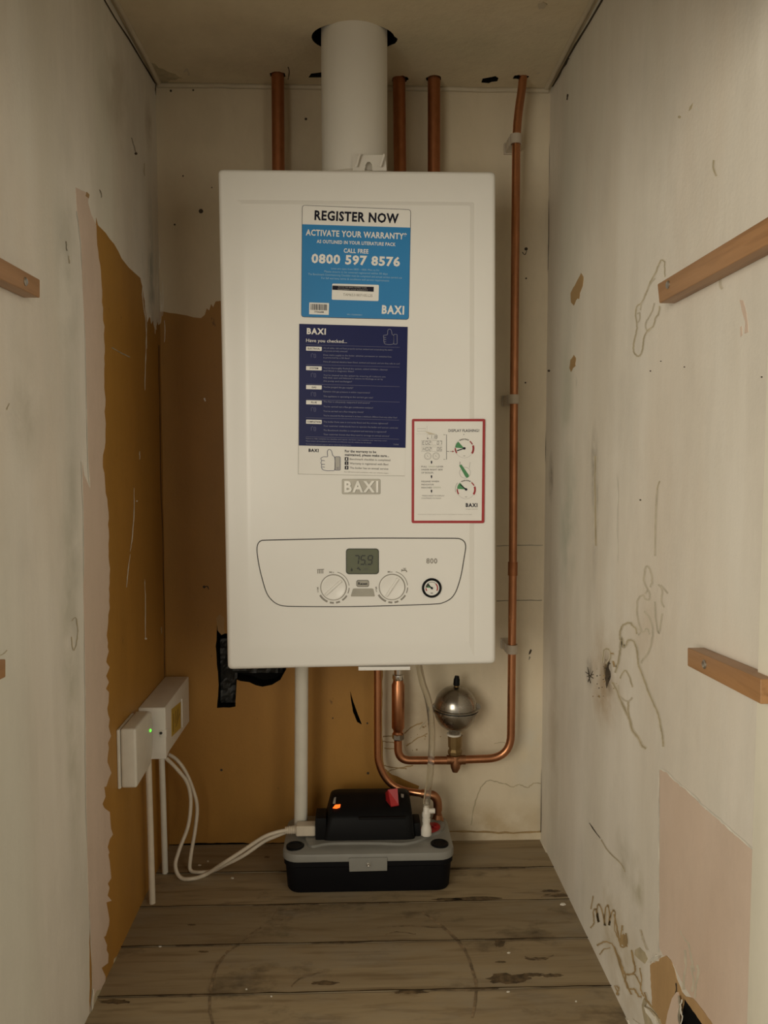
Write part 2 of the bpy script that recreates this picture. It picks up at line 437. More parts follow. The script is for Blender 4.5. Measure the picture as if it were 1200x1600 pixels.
# ------------------------------------------------------------------ the setting
def cut(o, cutters):
    """carve real recesses into a wall slab"""
    for c in cutters:
        md = o.modifiers.new('cut', 'BOOLEAN'); md.object = c; md.operation = 'DIFFERENCE'; md.solver = 'EXACT'
    bpy.context.view_layer.update()
    me = bpy.data.meshes.new_from_object(o.evaluated_get(bpy.context.evaluated_depsgraph_get()))
    o.modifiers.clear(); old = o.data; nm = old.name; o.data = me; bpy.data.meshes.remove(old); me.name = nm
    for c in cutters: bpy.data.objects.remove(c)
def wall(name, a, b, mats, cutters, marks, layers=None):
    """slab + recesses + layered paint marks as one mesh"""
    mb = MB(); mb.mats = list(mats); mb.box(a, b, mats[0])
    o = mb.build(name, smooth=0); slabs = [o]
    if layers:
        mb = MB(); mb.mats = list(mats); layers(mb); slabs.append(mb.build('layer', smooth=0))
    for ob in (slabs if cutters else ()):
        cs = []
        for pts, n, depth in cutters:
            c = MB(); c.mats = list(mats); n = Vector(n)
            c.loops([[p+n*.01 for p in pts], [p-n*depth for p in pts]], 'cavity')
            cs.append(c.build('cutter', smooth=0))
        cut(ob, cs)
    mb = MB(); mb.mats = list(mats)
    for ob in slabs: mb.bm.from_mesh(ob.data)
    if layers: bpy.data.objects.remove(slabs[1])
    marks(mb)
    bmesh.ops.recalc_face_normals(mb.bm, faces=mb.bm.faces[:])
    big = [f for f in mb.bm.faces if len(f.verts) > 4]; bmesh.ops.triangulate(mb.bm, faces=big)
    me = bpy.data.meshes.new(name); mb.bm.to_mesh(me); mb.bm.free()
    for m in mb.mats: me.materials.append(M[m])
    old = o.data; o.data = me; bpy.data.meshes.remove(old); o.name = name
    return structure(o)
class Surf:
    def __init__(s, mb, fn, n, halo=False): s.mb, s.f, s.n, s.halo = mb, fn, Vector(n), halo
    def patch(s, pts, m, th=.0004, amp=0, step=6, seed=1, base=0.0):
        if amp: pts = jag(pts, amp, step, seed)
        s.mb.slab([s.f(*p) for p in pts], s.n, th, m, base-.0001)
    def line(s, pts, w, m, th=.0002, amp=0, seed=1, k=5, sm=True, taper=False, base=0.0):
        th = th*.45 if th < .0012 else th
        q = spline(pts, k) if sm else list(pts)
        R = rnd(seed)
        if amp: q = [(x+R.uniform(-amp, amp), y+R.uniform(-amp, amp)) for x, y in q]
        Surf.cnt += 1; up_ = th+base+1.2e-5*(Surf.cnt % 16)
        if m in ('stain', 'rust', 'stain_faint') and s.halo:
            s.strip(q, w*2.6, 'halo', up_*.5); w *= 1.15
        n = len(q); ws = [w*R.uniform(.65, 1.25)*(math.sin(PI*(i+.4)/(n+.4))**.5 if taper else 1) for i in range(n)]
        s.strip(q, ws, m, up_)
    cnt = 0
    def strip(s, q, w, m, d):
        qs = ribbon2(q, w)
        if not qs: return
        L = [f[0] for f in qs]+[qs[-1][1]]; R_ = [f[3] for f in qs]+[qs[-1][2]]
        vl = [s.mb.bm.verts.new(s.f(*p)+s.n*d) for p in L]; vr = [s.mb.bm.verts.new(s.f(*p)+s.n*d) for p in R_]; k = s.mb.mi(m)
        for a in range(len(qs)): s.mb.bm.faces.new((vl[a], vl[a+1], vr[a+1], vr[a])).material_index = k

EXT = -0.90
# back wall -------------------------------------------------------
def layers_back(mb):
    s = Surf(mb, PB, (0, -1, 0))
    s.patch([(236, 486), (256, 487), (275, 490), (292, 493), (303, 496), (314, 497), (320, 492), (323, 482), (327, 485), (330, 475), (333, 480),
             (337, 471), (345, 470), (420, 480), (597, 480), (598, 1046), (597, 1130), (598, 1180), (601, 1200), (612, 1210), (640, 1222), (655, 1228),
             (652, 1238), (640, 1245), (610, 1240), (612, 1300), (607, 1330), (236, 1330)], 'ochre', .0004, .7, 9, 3)
def marks_back(mb):
    s = Surf(mb, PB, (0, -1, 0))
    for pts, w in (([(262, 935), (300, 935.5), (352, 934)], 1.1), ([(776, 853), (815, 852), (848, 852)], 1.3), ([(776, 939), (815, 938), (847, 938)], 1.2)):
        s.line(pts, w, 'greyline' if pts[0][0] > 400 else 'darkline', .0006, .3, 3)
    for i, (x, y, r) in enumerate(((314, 330, 3.6), (273, 351, 1.5), (346, 1203, 2), (319, 917, 2.2), (520, 1122, 1.2), (478, 186, 2), (822, 389, 2.6), (822, 435, 1.4), (821, 598, 1.4),
                                   (267, 142, 1.8), (302, 141, 1.5), (286, 275, 1.3), (574, 1130, 1.5), (575, 1208, 2), (331, 293, 1))):
        s.patch(circ(x, y, r, 10), 'darkline', .0007)
    s.line([(318, 918), (324, 916), (326, 921)], 1.6, 'darkline', .0006)
    s.line([(816, 394), (820, 398), (823, 392)], 1.2, 'darkline', .0006)
    s.patch([(829, 1014), (831, 1016), (829, 1021), (826, 1023), (827, 1018)], 'darkline', .0006, .4, 3, 4); s.patch([(827, 1025), (829, 1027), (826, 1032)], 'greyline', .0006)
    # rusty scribbles to the right of the ochre edge
    for i, pts in enumerate(([(598, 1151), (612, 1150), (626, 1151)], [(598, 1158), (610, 1160), (622, 1160)], [(600, 1169), (612, 1170), (620, 1168)],
                             [(632, 1146), (645, 1135), (660, 1129)], [(635, 1166), (650, 1155), (668, 1146)], [(604, 1205), (620, 1201), (645, 1196)],
                             [(600, 1196), (615, 1199), (635, 1201)])):
        s.line(pts, 1.9, 'rust', .0005, .6, i)
    s.line([(700, 1098), (672, 1120), (655, 1140)], 1.3, 'stain', .0005, .6, 5)
    s.line([(736, 1290), (741, 1262), (748, 1237), (757, 1224), (766, 1219), (777, 1222), (790, 1225), (800, 1229), (812, 1226), (824, 1230), (834, 1224), (846, 1224)], 1.7, 'stain', .0005, .8, 7)
    s.line([(680, 1300), (735, 1299), (790, 1301), (846, 1299)], 3, 'rust', .0005, .8, 8)
    s.line([(772, 1162), (786, 1160), (800, 1166)], 1.0, 'stain', .0005, .5, 2)
    for i in range(16):
        R = rnd(50+i); x = R.uniform(640, 690); y = R.uniform(1120, 1175)
        s.patch(circ(x, y, R.uniform(.6, 1.5), 7), 'rust', .0005)
    # chipped plaster above the hole and white scrapes by the left corner
    s.patch([(338, 966), (344, 960), (350, 965), (351, 990), (346, 992), (340, 985)], 'chip', .0005, 1, 4, 4)
    for i, (x, y0, y1) in enumerate(((251, 455, 505), (254, 440, 494), (257, 500, 535), (249, 392, 420))):
        s.line([(x, y0), (x+.8, (y0+y1)/2), (x, y1)], 1.1, 'drip', .0007, .3, i, taper=True)
    s.line([(319, 622), (321, 627)], 2.2, 'drip', .0006)
hole = [(339, 972), (346, 985), (352, 990), (380, 990), (450, 1015), (447, 1046), (438, 1062), (425, 1070), (410, 1073), (390, 1066), (376, 1064), (370, 1062), (368, 1104), (339, 1106), (341, 1060), (337, 1010)]
slit = [(547, 1079), (552, 1096), (560, 1118), (565.5, 1132), (558, 1128), (551.5, 1112), (548.5, 1094)]
N_ = (0, -1, 0)
wall('wall_back', (-.06, 0, -.05), (W+.06, .08, H+.09), ['back_paint', 'ochre', 'cavity'],
     [([PB(*p) for p in jag(hole, 1.2, 9, 2)], N_, .045), ([PB(*p) for p in slit], N_, .03), ([PB(*p) for p in jag([(264, 1319), (300, 1317.5), (350, 1317), (400, 1317), (446, 1316), (446, 1328), (264, 1332)], .8, 9, 5)], N_, .03)], marks_back, layers_back)
# left wall -------------------------------------------------------
def marks_left(mb):
    s = Surf(mb, PL, (1, 0, 0))
    br = [(150, 340), (153, 352), (165, 364), (178, 381), (190, 404), (201, 418), (212, 428), (221, 436), (224, 448), (226, 470), (230, 492), (238, 500), (247, 496),
          (252, 487), (270, 1328), (240, 1375), (190, 1485), (160, 1548), (140, 1595), (140, 1300), (145, 800)]
    s.patch(br, 'ochre', .0003, .6, 10, 3)
    edge = [(160, 1540), (166, 1485), (168, 1422), (172, 1358), (173, 1295), (163, 1263), (170, 1215), (168, 1180), (173, 1150), (167, 1107), (168, 1050), (166, 993), (171, 950), (170, 880), (169, 800),
            (160, 730), (164, 680), (163, 540), (159, 453), (153, 393), (150, 352)]
    pink = jag(edge[:8], 5.0, 9, 5, False)+jag(edge[7:12], 3.2, 8, 6, False)[1:]+jag(edge[11:], 1.3, 9, 7, False)[1:]
    s.patch(pink+[(142, 335), (137, 316), (138, 306), (133, 300), (126, 297), (118, 293), (120, 330), (126, 380), (129, 450), (133, 530), (137, 713), (141, 765), (131, 742), (128, 722),
            (130, 797), (131, 880), (130, 917), (133, 1083), (134, 1250), (138, 1400), (141, 1453), (144, 1536), (140, 1592)], 'pink', .0006)
    # cream flap with a scraped vertical edge
    s.line([(120, 330), (126, 380), (130, 450), (133.5, 530), (137, 713), (140, 757)], 2.2, 'drip', .0009, .3, 2)
    s.line([(127, 720), (130, 797), (131, 880), (131, 917), (133, 1083), (134, 1250), (137, 1330), (141, 1453), (144, 1536), (140, 1590)], 2.2, 'drip', .0009, .3, 3)
    s.patch([(219, 434), (252, 430), (251, 505), (247, 508), (245, 497), (242, 522), (239, 500), (236, 506), (234, 492), (230, 503), (228, 488), (226, 470), (223, 450)], 'left_paint', .0006, .8, 6, 12)
    for i, pts in enumerate(([(222, 390), (224, 420), (222, 460), (227, 500)], [(226, 468), (228, 520), (229, 545)], [(232, 390), (233, 430), (231, 480), (229, 500)],
                             [(236, 430), (238, 470), (240, 508)], [(244, 395), (245, 440), (246, 490), (243, 512)], [(229, 500), (227, 560), (226, 610)],
                             [(209, 762), (209, 800), (206, 840), (203, 862)], [(203, 866), (200, 890), (197, 918)], [(226, 905), (227, 950), (227, 997)], [(218, 705), (218, 718)], [(241, 500), (244, 515)])):
        s.line(pts, 1.3, 'drip', .0008, .3, i, taper=True)
    s.patch(circ(227.3, 998, 1.6, 10), 'drip', .001); s.patch(circ(213.5, 783, 1.2, 8), 'drip', .0008)
    for i, pts in enumerate(([(174, 543), (188, 551), (203, 558)], [(205, 215), (209, 228), (212, 239)], [(155, 296), (158, 303), (158, 309)], [(103, 377), (104, 392)], [(107, 400), (108, 412)],
                             [(225, 255), (225, 275)], [(112, 970), (118, 965), (121, 985), (119, 1005), (114, 1016), (111, 995)], [(0, 1024), (6, 1021), (10, 1016)], [(10, 640), (14, 630)], [(252, 980), (252, 990)])):
        s.line(pts, 1.5, 'stain' if i > 3 else 'greyline', .0008, .4, i)
    s.patch(circ(212, 240, 2, 8), 'darkline', .0009)
    s.patch([(135, 300), (139, 304), (138, 310), (133, 306)], 'chip', .0009)
    s.line([(243, 130), (222, 96), (200, 60), (180, 28), (160, -5)], 2.2, 'darkline', .0004, .6, 3, sm=False)
    s.patch([(243, 131), (247, 128), (247, 148), (244, 152), (242, 140)], 'darkline', .0004)
    # torn skirting edge at the foot
    s.patch([(139, 1592), (150, 1548), (160, 1545), (175, 1525), (178, 1498), (192, 1490), (170, 1540), (158, 1562), (146, 1590)], 'stain', .0008, 1.5, 6, 8)
    s.line([(140, 1596), (143, 1570), (144, 1545)], 3, 'peel', .0012, .6, 4)
    s.line([(248, 540), (250, 700), (255, 900), (257, 1060)], 1.0, 'darkline', .0006, .6, 4)
wall('wall_left', (-.06, EXT, -.05), (0, 0, H+.09), ['left_paint', 'ochre', 'pink', 'cavity'], [], marks_left)
# right wall ------------------------------------------------------
c7 = crop(840, 850, 3.3333); c8 = crop(960, 1380, 5); c6 = crop(840, 400, 3.2); c8b = crop(700, 1200, 2.4)
rhole = [(1070, 1560), (1080, 1574), (1098, 1600), (1130, 1650), (1150, 1690), (1064, 1690), (1064, 1600), (1067, 1577)]
def marks_right(mb):
    s = Surf(mb, PR, (-1, 0, 0), True)
    s.patch([(1031, 1201), (1036, 1205), (1044, 1208), (1052, 1218), (1057, 1222), (1064, 1229), (1077, 1238), (1088, 1250), (1100, 1262), (1107, 1268), (1120, 1276), (1130, 1287), (1142, 1300),
             (1150, 1304), (1162, 1316), (1183, 1334), (1200, 1345), (1200, 1660), (1120, 1612), (1098, 1577), (1078, 1554), (1064, 1532), (1055, 1512), (1045, 1494), (1036, 1493), (1030, 1480), (1030, 1380)],
            'pink_skim', .0004, .8, 7, 3)
    s.patch([c8(*p) for p in ((282, 640), (330, 600), (375, 580), (410, 565), (450, 610), (478, 700), (490, 750), (530, 850), (560, 885), (620, 900), (700, 1000), (770, 1100), (860, 1240), (1000, 1420), (950, 1440))]
            + [(1098, 1600), (1080, 1574), (1070, 1560), (1067, 1577), (1064, 1600), (1064, 1690), (1036, 1690), (1034, 1600), c8(330, 1010), c8(300, 960), c8(285, 750)], 'board', .0007, .5, 6, 4)
    # splintered lining beside the dark hole
    s.patch([c8(*p) for p in ((505, 850), (520, 900), (512, 1000), (525, 1060), (510, 1130), (500, 1300), (405, 1300), (420, 1110), (440, 1000), (470, 900))], 'pink_skim', .003, .8, 5, 6)
    s.line([c8(*p) for p in ((488, 780), (492, 830), (482, 870))], 1.5, 'darkline', .0012)
    s.line([c8(*p) for p in ((528, 880), (535, 960), (528, 1050), (540, 1130), (530, 1250))], 3.2, 'greyline', .0034, .6, 3)
    s.line([c8(*p) for p in ((556, 905), (545, 980), (560, 1040), (548, 1120))], 2.2, 'peel', .004, .8, 5)
    s.line([(1031, 1201), (1044, 1207), (1057, 1221), (1077, 1237), (1100, 1260), (1107, 1266), (1130, 1285), (1150, 1303), (1183, 1332)], 2.6, 'peel', .0009, .9, 12)
    s.line([(1030, 1205), (1030, 1300), (1030, 1400), (1029.5, 1488)], 1.8, 'peel', .0009, .3, 13)
    # torn white paper at the foot of the wall
    s.patch([c8(*p) for p in ((240, 900), (262, 930), (245, 960), (290, 980), (330, 1020), (360, 1060), (385, 1130), (380, 1250), (300, 1250), (250, 1120), (232, 1010), (225, 950))], 'stain', .002, .8, 6, 2)
    s.patch([c8(*p) for p in ((255, 965), (290, 985), (335, 1040), (362, 1100), (378, 1180), (350, 1160), (310, 1060), (270, 1010))], 'peel', .004, .6, 6, 3)
    s.patch([c8(*p) for p in ((0, 880), (40, 1000), (110, 1070), (125, 1120), (150, 1060), (240, 1130), (280, 1220), (100, 1220), (20, 1100), (-60, 900))], 'peel', .0015, .8, 7, 4)
    s.patch([c8(*p) for p in ((275, 615), (300, 595), (335, 560), (340, 575), (372, 570), (355, 592), (350, 610), (330, 600), (320, 620), (305, 605), (290, 625))], 'peel', .003, .6, 3, 5)
    s.patch([c8(*p) for p in ((165, 520), (200, 500), (240, 540), (262, 590), (240, 630), (190, 590), (160, 560))], 'greyline' if 0 else 'stain', .0006, .6, 5, 6)
    s.patch([c8(*p) for p in ((38, 440), (70, 395), (100, 410), (104, 500), (70, 480), (45, 480))], 'rust', .0006, .8, 4, 7)
    for i, (pts, w) in enumerate((
        ([(0, 240), (20, 340), (40, 450)], 2.2), ([(0, 500), (40, 590), (70, 680), (95, 720)], 2.6), ([(95, 715), (150, 705), (165, 660), (150, 600), (135, 520)], 2.4),
        ([(90, 720), (90, 780), (115, 830), (130, 860)], 2.4), ([(120, 830), (160, 830), (190, 880), (215, 890)], 2.2), ([(100, 715), (160, 715), (200, 780), (215, 850), (235, 880)], 2),
        ([(200, 660), (215, 740), (210, 800)], 1.6), ([(60, 340), (70, 370)], 1.6), ([(240, 850), (250, 900), (300, 970), (345, 1020)], 2.4), ([(20, 800), (38, 830), (20, 860), (40, 870)], 1.8))):
        s.line([c8(*p) for p in pts], w, 'rust', .0008, .5, i)
    for i, (pts, w) in enumerate((
        ([(205, 360), (220, 420), (245, 490), (262, 520)], 1.6), ([(515, 370), (540, 420), (575, 465)], 2), ([(580, 460), (600, 570), (615, 640), (630, 690)], 2.4), ([(555, 520), (560, 640), (545, 740), (545, 830)], 3),
        ([(650, 640), (660, 700), (640, 790), (630, 900)], 3), ([(600, 640), (620, 760), (610, 850)], 3))):
        s.line([c8(*p) for p in pts], w, 'stain_faint', .0008, .5, i)
    # finger-like brown runs above the floor
    for i, (pts, w) in enumerate((
        ([(535, 600), (548, 580), (545, 540), (555, 530), (565, 580), (560, 540), (565, 510), (580, 540), (588, 590), (590, 530), (602, 515), (606, 560), (604, 590), (618, 535), (628, 545), (625, 600), (640, 640)], 1.5),
        ([(560, 665), (590, 652), (620, 665), (640, 720), (655, 770), (680, 830), (690, 850)], 2.0), ([(570, 700), (585, 680), (610, 675)], 1.4), ([(655, 590), (650, 640), (665, 670)], 2.2),
        ([(640, 630), (650, 670), (672, 660), (668, 620)], 2), ([(725, 610), (735, 650), (748, 680)], 1.4), ([(625, 815), (640, 845), (632, 850)], 1.6), ([(545, 480), (538, 530)], 1.2))):
        s.line([c8b(*p) for p in pts], w, 'rust', .0007, .5, i)
    s.line([c8b(*p) for p in ((530, 205), (550, 235), (573, 265))], 1.6, 'darkline', .0007, .3, 2, taper=True)
    s.line([c8b(*p) for p in ((575, 268), (600, 310), (650, 360), (665, 390))], 1.0, 'stain', .0006, .3, 2)
    # tan chips and pink scuffs
    s.patch([c6(*p) for p in ((218, 85), (230, 105), (226, 150), (212, 185), (208, 215), (200, 212), (182, 248), (168, 232), (166, 185), (178, 160), (195, 130))], 'chip', .0005, .6, 4, 2)
    s.patch([c6(*p) for p in ((182, 495), (192, 510), (190, 550), (178, 560), (168, 580), (160, 560), (165, 520))], 'chip', .0005, .6, 4, 3)
    s.patch([c6(*p) for p in ((1012, 220), (1028, 222), (1045, 290), (1055, 380), (1036, 388), (1040, 330), (1022, 270))], 'pink', .0005, .5, 5, 2)
    s.patch([c6(*p) for p in ((1015, 355), (1022, 350), (1024, 395), (1016, 404))], 'pink', .0005)
    s.line([c6(*p) for p in ((193, 610), (195, 650))], 1.4, 'drip', .0006); s.line([c6(*p) for p in ((398, 1105), (402, 1150), (401, 1260), (400, 1400), (400, 1530))], 1.7, 'drip', .0007, .2, 2)
    s.line([c6(*p) for p in ((612, 1125), (600, 1160), (592, 1250))], 1.3, 'stain', .0006); s.line([c6(*p) for p in ((598, 1170), (590, 1330), (588, 1500))], 1.6, 'stain_faint', .0006)
    s.line([c6(*p) for p in ((290, 1000), (288, 1200), (292, 1450))], 1.6, 'stain', .0006, .4, 3)
    for (x, y, r) in ((37, 570, 2.2), (57, 574, 1.8), (565, 575, 1.0), (515, 1220, 1.2), (735, 555, .9), (617, 526, .8), (1122, 605, 1.1)):
        s.patch(circ(*c6(x, y), r, 8), 'darkline', .0007)
    c5 = crop(840, 0, 3.2)
    s.patch([c5(*p) for p in ((778, 515), (772, 540), (758, 555), (762, 535))], 'stain', .0006); s.line([c5(*p) for p in ((795, 535), (806, 555))], 2.2, 'drip', .0008)
    s.patch(circ(*c5(710, 585), 2.2, 9), 'stain', .0006); s.line([c5(*p) for p in ((882, 800), (880, 840), (895, 880))], 1.8, 'stain', .0006); s.line([c5(*p) for p in ((152, 470), (148, 500))], 2.4, 'darkline', .0006)
    s.line([c5(*p) for p in ((912, 1385), (915, 1430), (925, 1445))], 2, 'stain_faint', .0006)
    # water-stain outlines
    for i, (pts, w, m) in enumerate((
        ([(637, 30), (620, 20), (608, 40), (590, 85), (565, 130), (548, 175), (530, 215), (515, 240), (498, 250), (490, 290), (497, 340), (497, 370), (485, 420), (480, 470), (495, 497), (512, 497), (525, 470), (530, 425), (540, 390), (560, 365), (580, 350), (590, 310), (605, 290), (612, 250)], 1.3, 'stain'),
        ([(637, 25), (636, 60), (638, 105)], 1.1, 'stain'), ([(515, 270), (520, 235), (540, 190), (560, 145), (588, 110)], 1, 'stain_faint'),
        ([(585, 235), (575, 270), (555, 310), (540, 340), (550, 380), (570, 355)], 1.1, 'stain_faint'), ([(500, 290), (512, 285), (510, 320), (498, 335)], 1, 'stain_faint'))):
        s.line([c6(*p) for p in pts], w, m, .0006, .4, i)
    for i, (pts, w, m) in enumerate((
        ([(432, 500), (430, 465), (440, 430), (460, 415), (485, 412), (497, 425), (512, 440), (518, 470)], 1.8, 'stain'), ([(405, 670), (420, 620), (430, 560), (435, 510), (442, 492), (447, 535), (462, 525), (473, 502), (500, 505), (515, 540), (523, 590), (526, 630)], 2.0, 'stain'),
        ([(526, 630), (550, 690), (575, 760), (605, 830), (630, 890), (642, 950), (652, 1000), (655, 1055)], 2.0, 'stain'), ([(390, 720), (412, 760), (435, 820), (460, 870), (480, 915), (495, 970), (525, 1010), (545, 1050), (565, 1065)], 2.4, 'stain'),
        ([(340, 620), (345, 560), (362, 545), (380, 565), (378, 600), (360, 625)], 1.6, 'stain'), ([(380, 568), (398, 572)], 2, 'rust'), ([(430, 700), (445, 670), (460, 660), (478, 690), (495, 745)], 1.4, 'stain'),
        ([(420, 735), (430, 790), (470, 820), (495, 800)], 1.3, 'stain_faint'), ([(475, 820), (472, 860), (480, 910)], 1.8, 'stain'), ([(525, 475), (540, 455), (530, 420), (520, 370), (520, 300), (535, 275), (552, 265)], 1.4, 'stain_faint'),
        ([(552, 265), (560, 285), (580, 290), (585, 265), (575, 240), (560, 260)], 1.4, 'stain_faint'), ([(575, 240), (555, 190), (560, 135), (572, 115), (588, 140), (597, 190), (588, 225)], 1.4, 'stain_faint'),
        ([(555, 350), (580, 380), (598, 430), (598, 490), (580, 560), (550, 600), (540, 620)], 1.5, 'stain_faint'), ([(530, 440), (550, 460), (570, 440), (585, 470)], 1.4, 'stain_faint'),
        ([(630, 210), (650, 240), (645, 290), (658, 330)], 1.3, 'stain_faint'), ([(640, 215), (680, 258)], 1.3, 'stain_faint'), ([(612, 300), (618, 400), (632, 465), (650, 360)], 1.3, 'stain_faint'), ([(400, 640), (395, 610)], 2.2, 'rust'), ([(320, 790), (325, 800)], 2, 'rust'))):
        s.line([c7(*p) for p in pts], w, m, .0006, .4, i)
    # black mould
    s.patch([c7(*p) for p in ((378, 595), (372, 650), (382, 690), (370, 720), (360, 752), (352, 700), (356, 655), (366, 620))], 'darkline', .0005, 1.0, 4, 3)
    for i in range(24):
        R = rnd(200+i); x, y = c7(R.gauss(352, 28), R.gauss(690, 60)); s.patch(circ(x, y, R.uniform(.4, 1.1), 6), 'darkline' if i % 3 else 'rust', .0005)
    for a, b in (((250, 665), (290, 700)), ((262, 640), (275, 725)), ((290, 660), (262, 720)), ((258, 690), (292, 680))):
        s.line([c7(*a), c7(*b)], 1.5, 'darkline', .0005, .5, 3, taper=True)
    s.line([(861, 137), (880, 104), (900, 70), (920, 36), (945, -7)], 3.0, 'darkline', .0004, .8, 9, sm=False)
    s.line([(862, 135), (874, 115), (888, 90)], 5, 'darkline', .0005, .8, 4)
    # crack down the back corner
    s.line([(858, 205), (857, 380), (854, 480), (852, 700), (848, 900), (846, 1100), (845, 1300)], 1.3, 'darkline', .0006, .5, 5)
    s.patch([c8b(*p) for p in ((330, 255), (345, 262), (372, 320), (380, 338), (360, 320), (340, 280))], 'peel', .002, .5, 5, 2)
wall('wall_right', (W, EXT, -.05), (W+.06, 0, H+.09), ['right_paint', 'pink_skim', 'cavity'], [([PR(*p) for p in rhole], (-1, 0, 0), .045)], marks_right)
# ceiling ---------------------------------------------------------
pp = [PC(434, 117), PC(623, 123), PC(678, 123), PC(817, 121)]
FL = PC(552.5, 58)
def ring(c, r, n=20, amp=.0015, seed=1):
    R = rnd(seed); return [c+Vector((math.cos(2*PI*i/n)*(r+R.uniform(-amp, amp)), math.sin(2*PI*i/n)*(r+R.uniform(-amp, amp)), 0)) for i in range(n)]
fl_hole = []
for i in range(40):
    a = 2*PI*i/40; k_ = .0045 if -.1 < a < .35 else 0
    fl_hole.append(FL+Vector((math.cos(a)*(.0625+k_)-.0006, math.sin(a)*.047+.003, 0)))
ccut = [(fl_hole, (0, 0, -1), .05), (ring(pp[0], .0128, seed=1), (0, 0, -1), .05), (ring(pp[1]+Vector((.002, .002, 0)), .0135, seed=2), (0, 0, -1), .05),
        (ring(pp[2], .0128, seed=3), (0, 0, -1), .05), (ring(pp[3], .0090, seed=4), (0, 0, -1), .05),
        ([PC(*p) for p in ((752, 129), (754, 123), (764, 121), (774, 119), (779, 122), (777, 127), (768, 128), (764, 130))], (0, 0, -1), .04),
        ([PC(*p) for p in ((801, 123), (804, 118), (812, 117), (812, 123))], (0, 0, -1), .03), ([PC(*p) for p in ((482, 121), (486, 115), (502, 113), (508, 121))], (0, 0, -1), .03)]
def marks_ceiling(mb):
    s = Surf(mb, PC, (0, 0, -1))
    s.patch([(840, 6), (848, 2), (855, 6), (850, 12), (842, 13)], 'trimw', .0015, .8, 4, 2); s.line([(288, 112), (292, 108), (296, 118)], 3, 'trimw', .001, .5, 2)
    s.line([(450, 104), (452, 112), (450, 124)], 1.6, 'darkline', .0005); s.line([(838, 115), (844, 113)], 2, 'trimw', .001)
    s.patch([(228, 92), (236, 98), (262, 112), (285, 122), (250, 131), (238, 112)], 'stain', .0003, 1.5, 6, 3)
wall('ceiling', (-.06, EXT, H), (W+.06, .08, H+.09), ['ceiling_paint', 'cavity'], ccut, marks_ceiling)
# floor -----------------------------------------------------------
mb = MB()
mb.box((-.05, EXT, -.05), (W+.05, .04, -.022), 'cavity')
seams = [0.0] + [PF(*p).y for p in ((700, 1358), (800, 1407.5), (800, 1468), (800, 1544.5))]
while seams[-1] > EXT: seams.append(seams[-1]-.088)
for i, (a, b) in enumerate(zip(seams, seams[1:])):
    R = rnd(i); dz = R.uniform(-.0004, 0); g = .0015
    mb.box((-.03, max(b, EXT)+g, -.022), (W+.03, (a-g if i else -.0005), dz), 'floor%d' % (i*2 % 3))
s = Surf(mb, lambda x, y: Vector((x, y, 0)), (0, 0, 1))
for i, y in enumerate(seams[1:6]):
    R = rnd(i+70); s.line([(x/30*W, y+R.uniform(-.0008, .0008)) for x in range(31)], .0022, 'seamshade', .0013, 0, i, 1, False)
    for q in range(3):
        x = R.uniform(.05, .55); s.line([(x+k*.02, y+R.uniform(-.001, .001)) for k in range(5)], .006, 'floorstain2', .001, 0, i+q, 3, True, True)
s = Surf(mb, PF, (0, 0, 1))
def blob(x, y, rx, ry, m, sd, th=.0002):
    R = rnd(sd); s.patch([(x+rx*math.cos(2*PI*i/22)*R.uniform(.65, 1.1), y+ry*math.sin(2*PI*i/22)*R.uniform(.6, 1.1)) for i in range(22)], m, th, 0)
for i, (x, y, rx, ry) in enumerate(((795, 1529, 35, 9), (830, 1523, 22, 3.5), (862, 1524, 18, 3), (781, 1474, 9, 7), (840, 1498, 20, 2.5), (782, 1503, 9, 1.6), (745, 1404, 40, 3.5), (700, 1405, 25, 2.5), (870, 1399, 28, 2.6),
                                    (507, 1536, 24, 4), (180, 1565, 26, 4), (640, 1550, 30, 3), (318, 1487, 9, 1.6), (300, 1445, 7, 1.4), (417, 1339, 5, 1.3), (860, 1392, 16, 2))):
    blob(x, y, rx, ry, 'floorstain', i)
for i, (pts, w) in enumerate((([(352, 1490), (372, 1476), (392, 1460), (408, 1449)], 3.2), ([(352, 1492), (338, 1512), (330, 1545), (328, 1575), (332, 1600)], 4.0), ([(690, 1447), (715, 1470), (730, 1492), (738, 1515), (744, 1545), (738, 1590)], 4.5),
                              ([(660, 1425), (690, 1447)], 3), ([(425, 1436), (432, 1424), (450, 1421), (470, 1422)], 1.8), ([(425, 1436), (440, 1438), (455, 1432)], 1.6), ([(455, 1542), (470, 1528), (500, 1520)], 2.2), ([(590, 1450), (640, 1447), (690, 1450)], 1.6),
                              ([(600, 1462), (620, 1456), (650, 1460)], 1.5), ([(820, 1495), (845, 1500), (865, 1492)], 1.6), ([(845, 1402), (875, 1396), (890, 1400)], 2))):
    s.line(pts, w, 'floorstain2', .0004, .7, i)
for i, (x, y) in enumerate(((385, 1546), (363, 1372), (424, 1557), (794, 1550), (900, 1565), (250, 1479), (300, 1330), (312, 1352), (325, 1346), (795, 1489))):
    blob(x, y, 1.6+i % 2, 1.1, 'drip', i+90, .0008)
structure(mb.build('floor', smooth=30))
# cornice beads
def bead(name, a, b, r, m='trimw'):
    mb = MB(); n = 26; R = rnd(int(r*1e5)+len(name)+int(a[0]*100))
    path = [Vector(a).lerp(Vector(b), i/n)+Vector((R.uniform(-.0006, .0006), R.uniform(-.0006, .0006), R.uniform(-.0005, .0003))) for i in range(n+1)]
    mb.tube(path, r, m, 10); return structure(mb.build(name, smooth=60))
bead('trim_1', (.004, -.003, H-.003), (W-.004, -.003, H-.003), .0040)
bead('trim_2', (.0072, -.006, H-.0005), (.0072, EXT, H-.0005), .0042)
bead('trim_3', (W-.0085, -.006, H-.0005), (W-.0085, EXT, H-.0005), .0042)
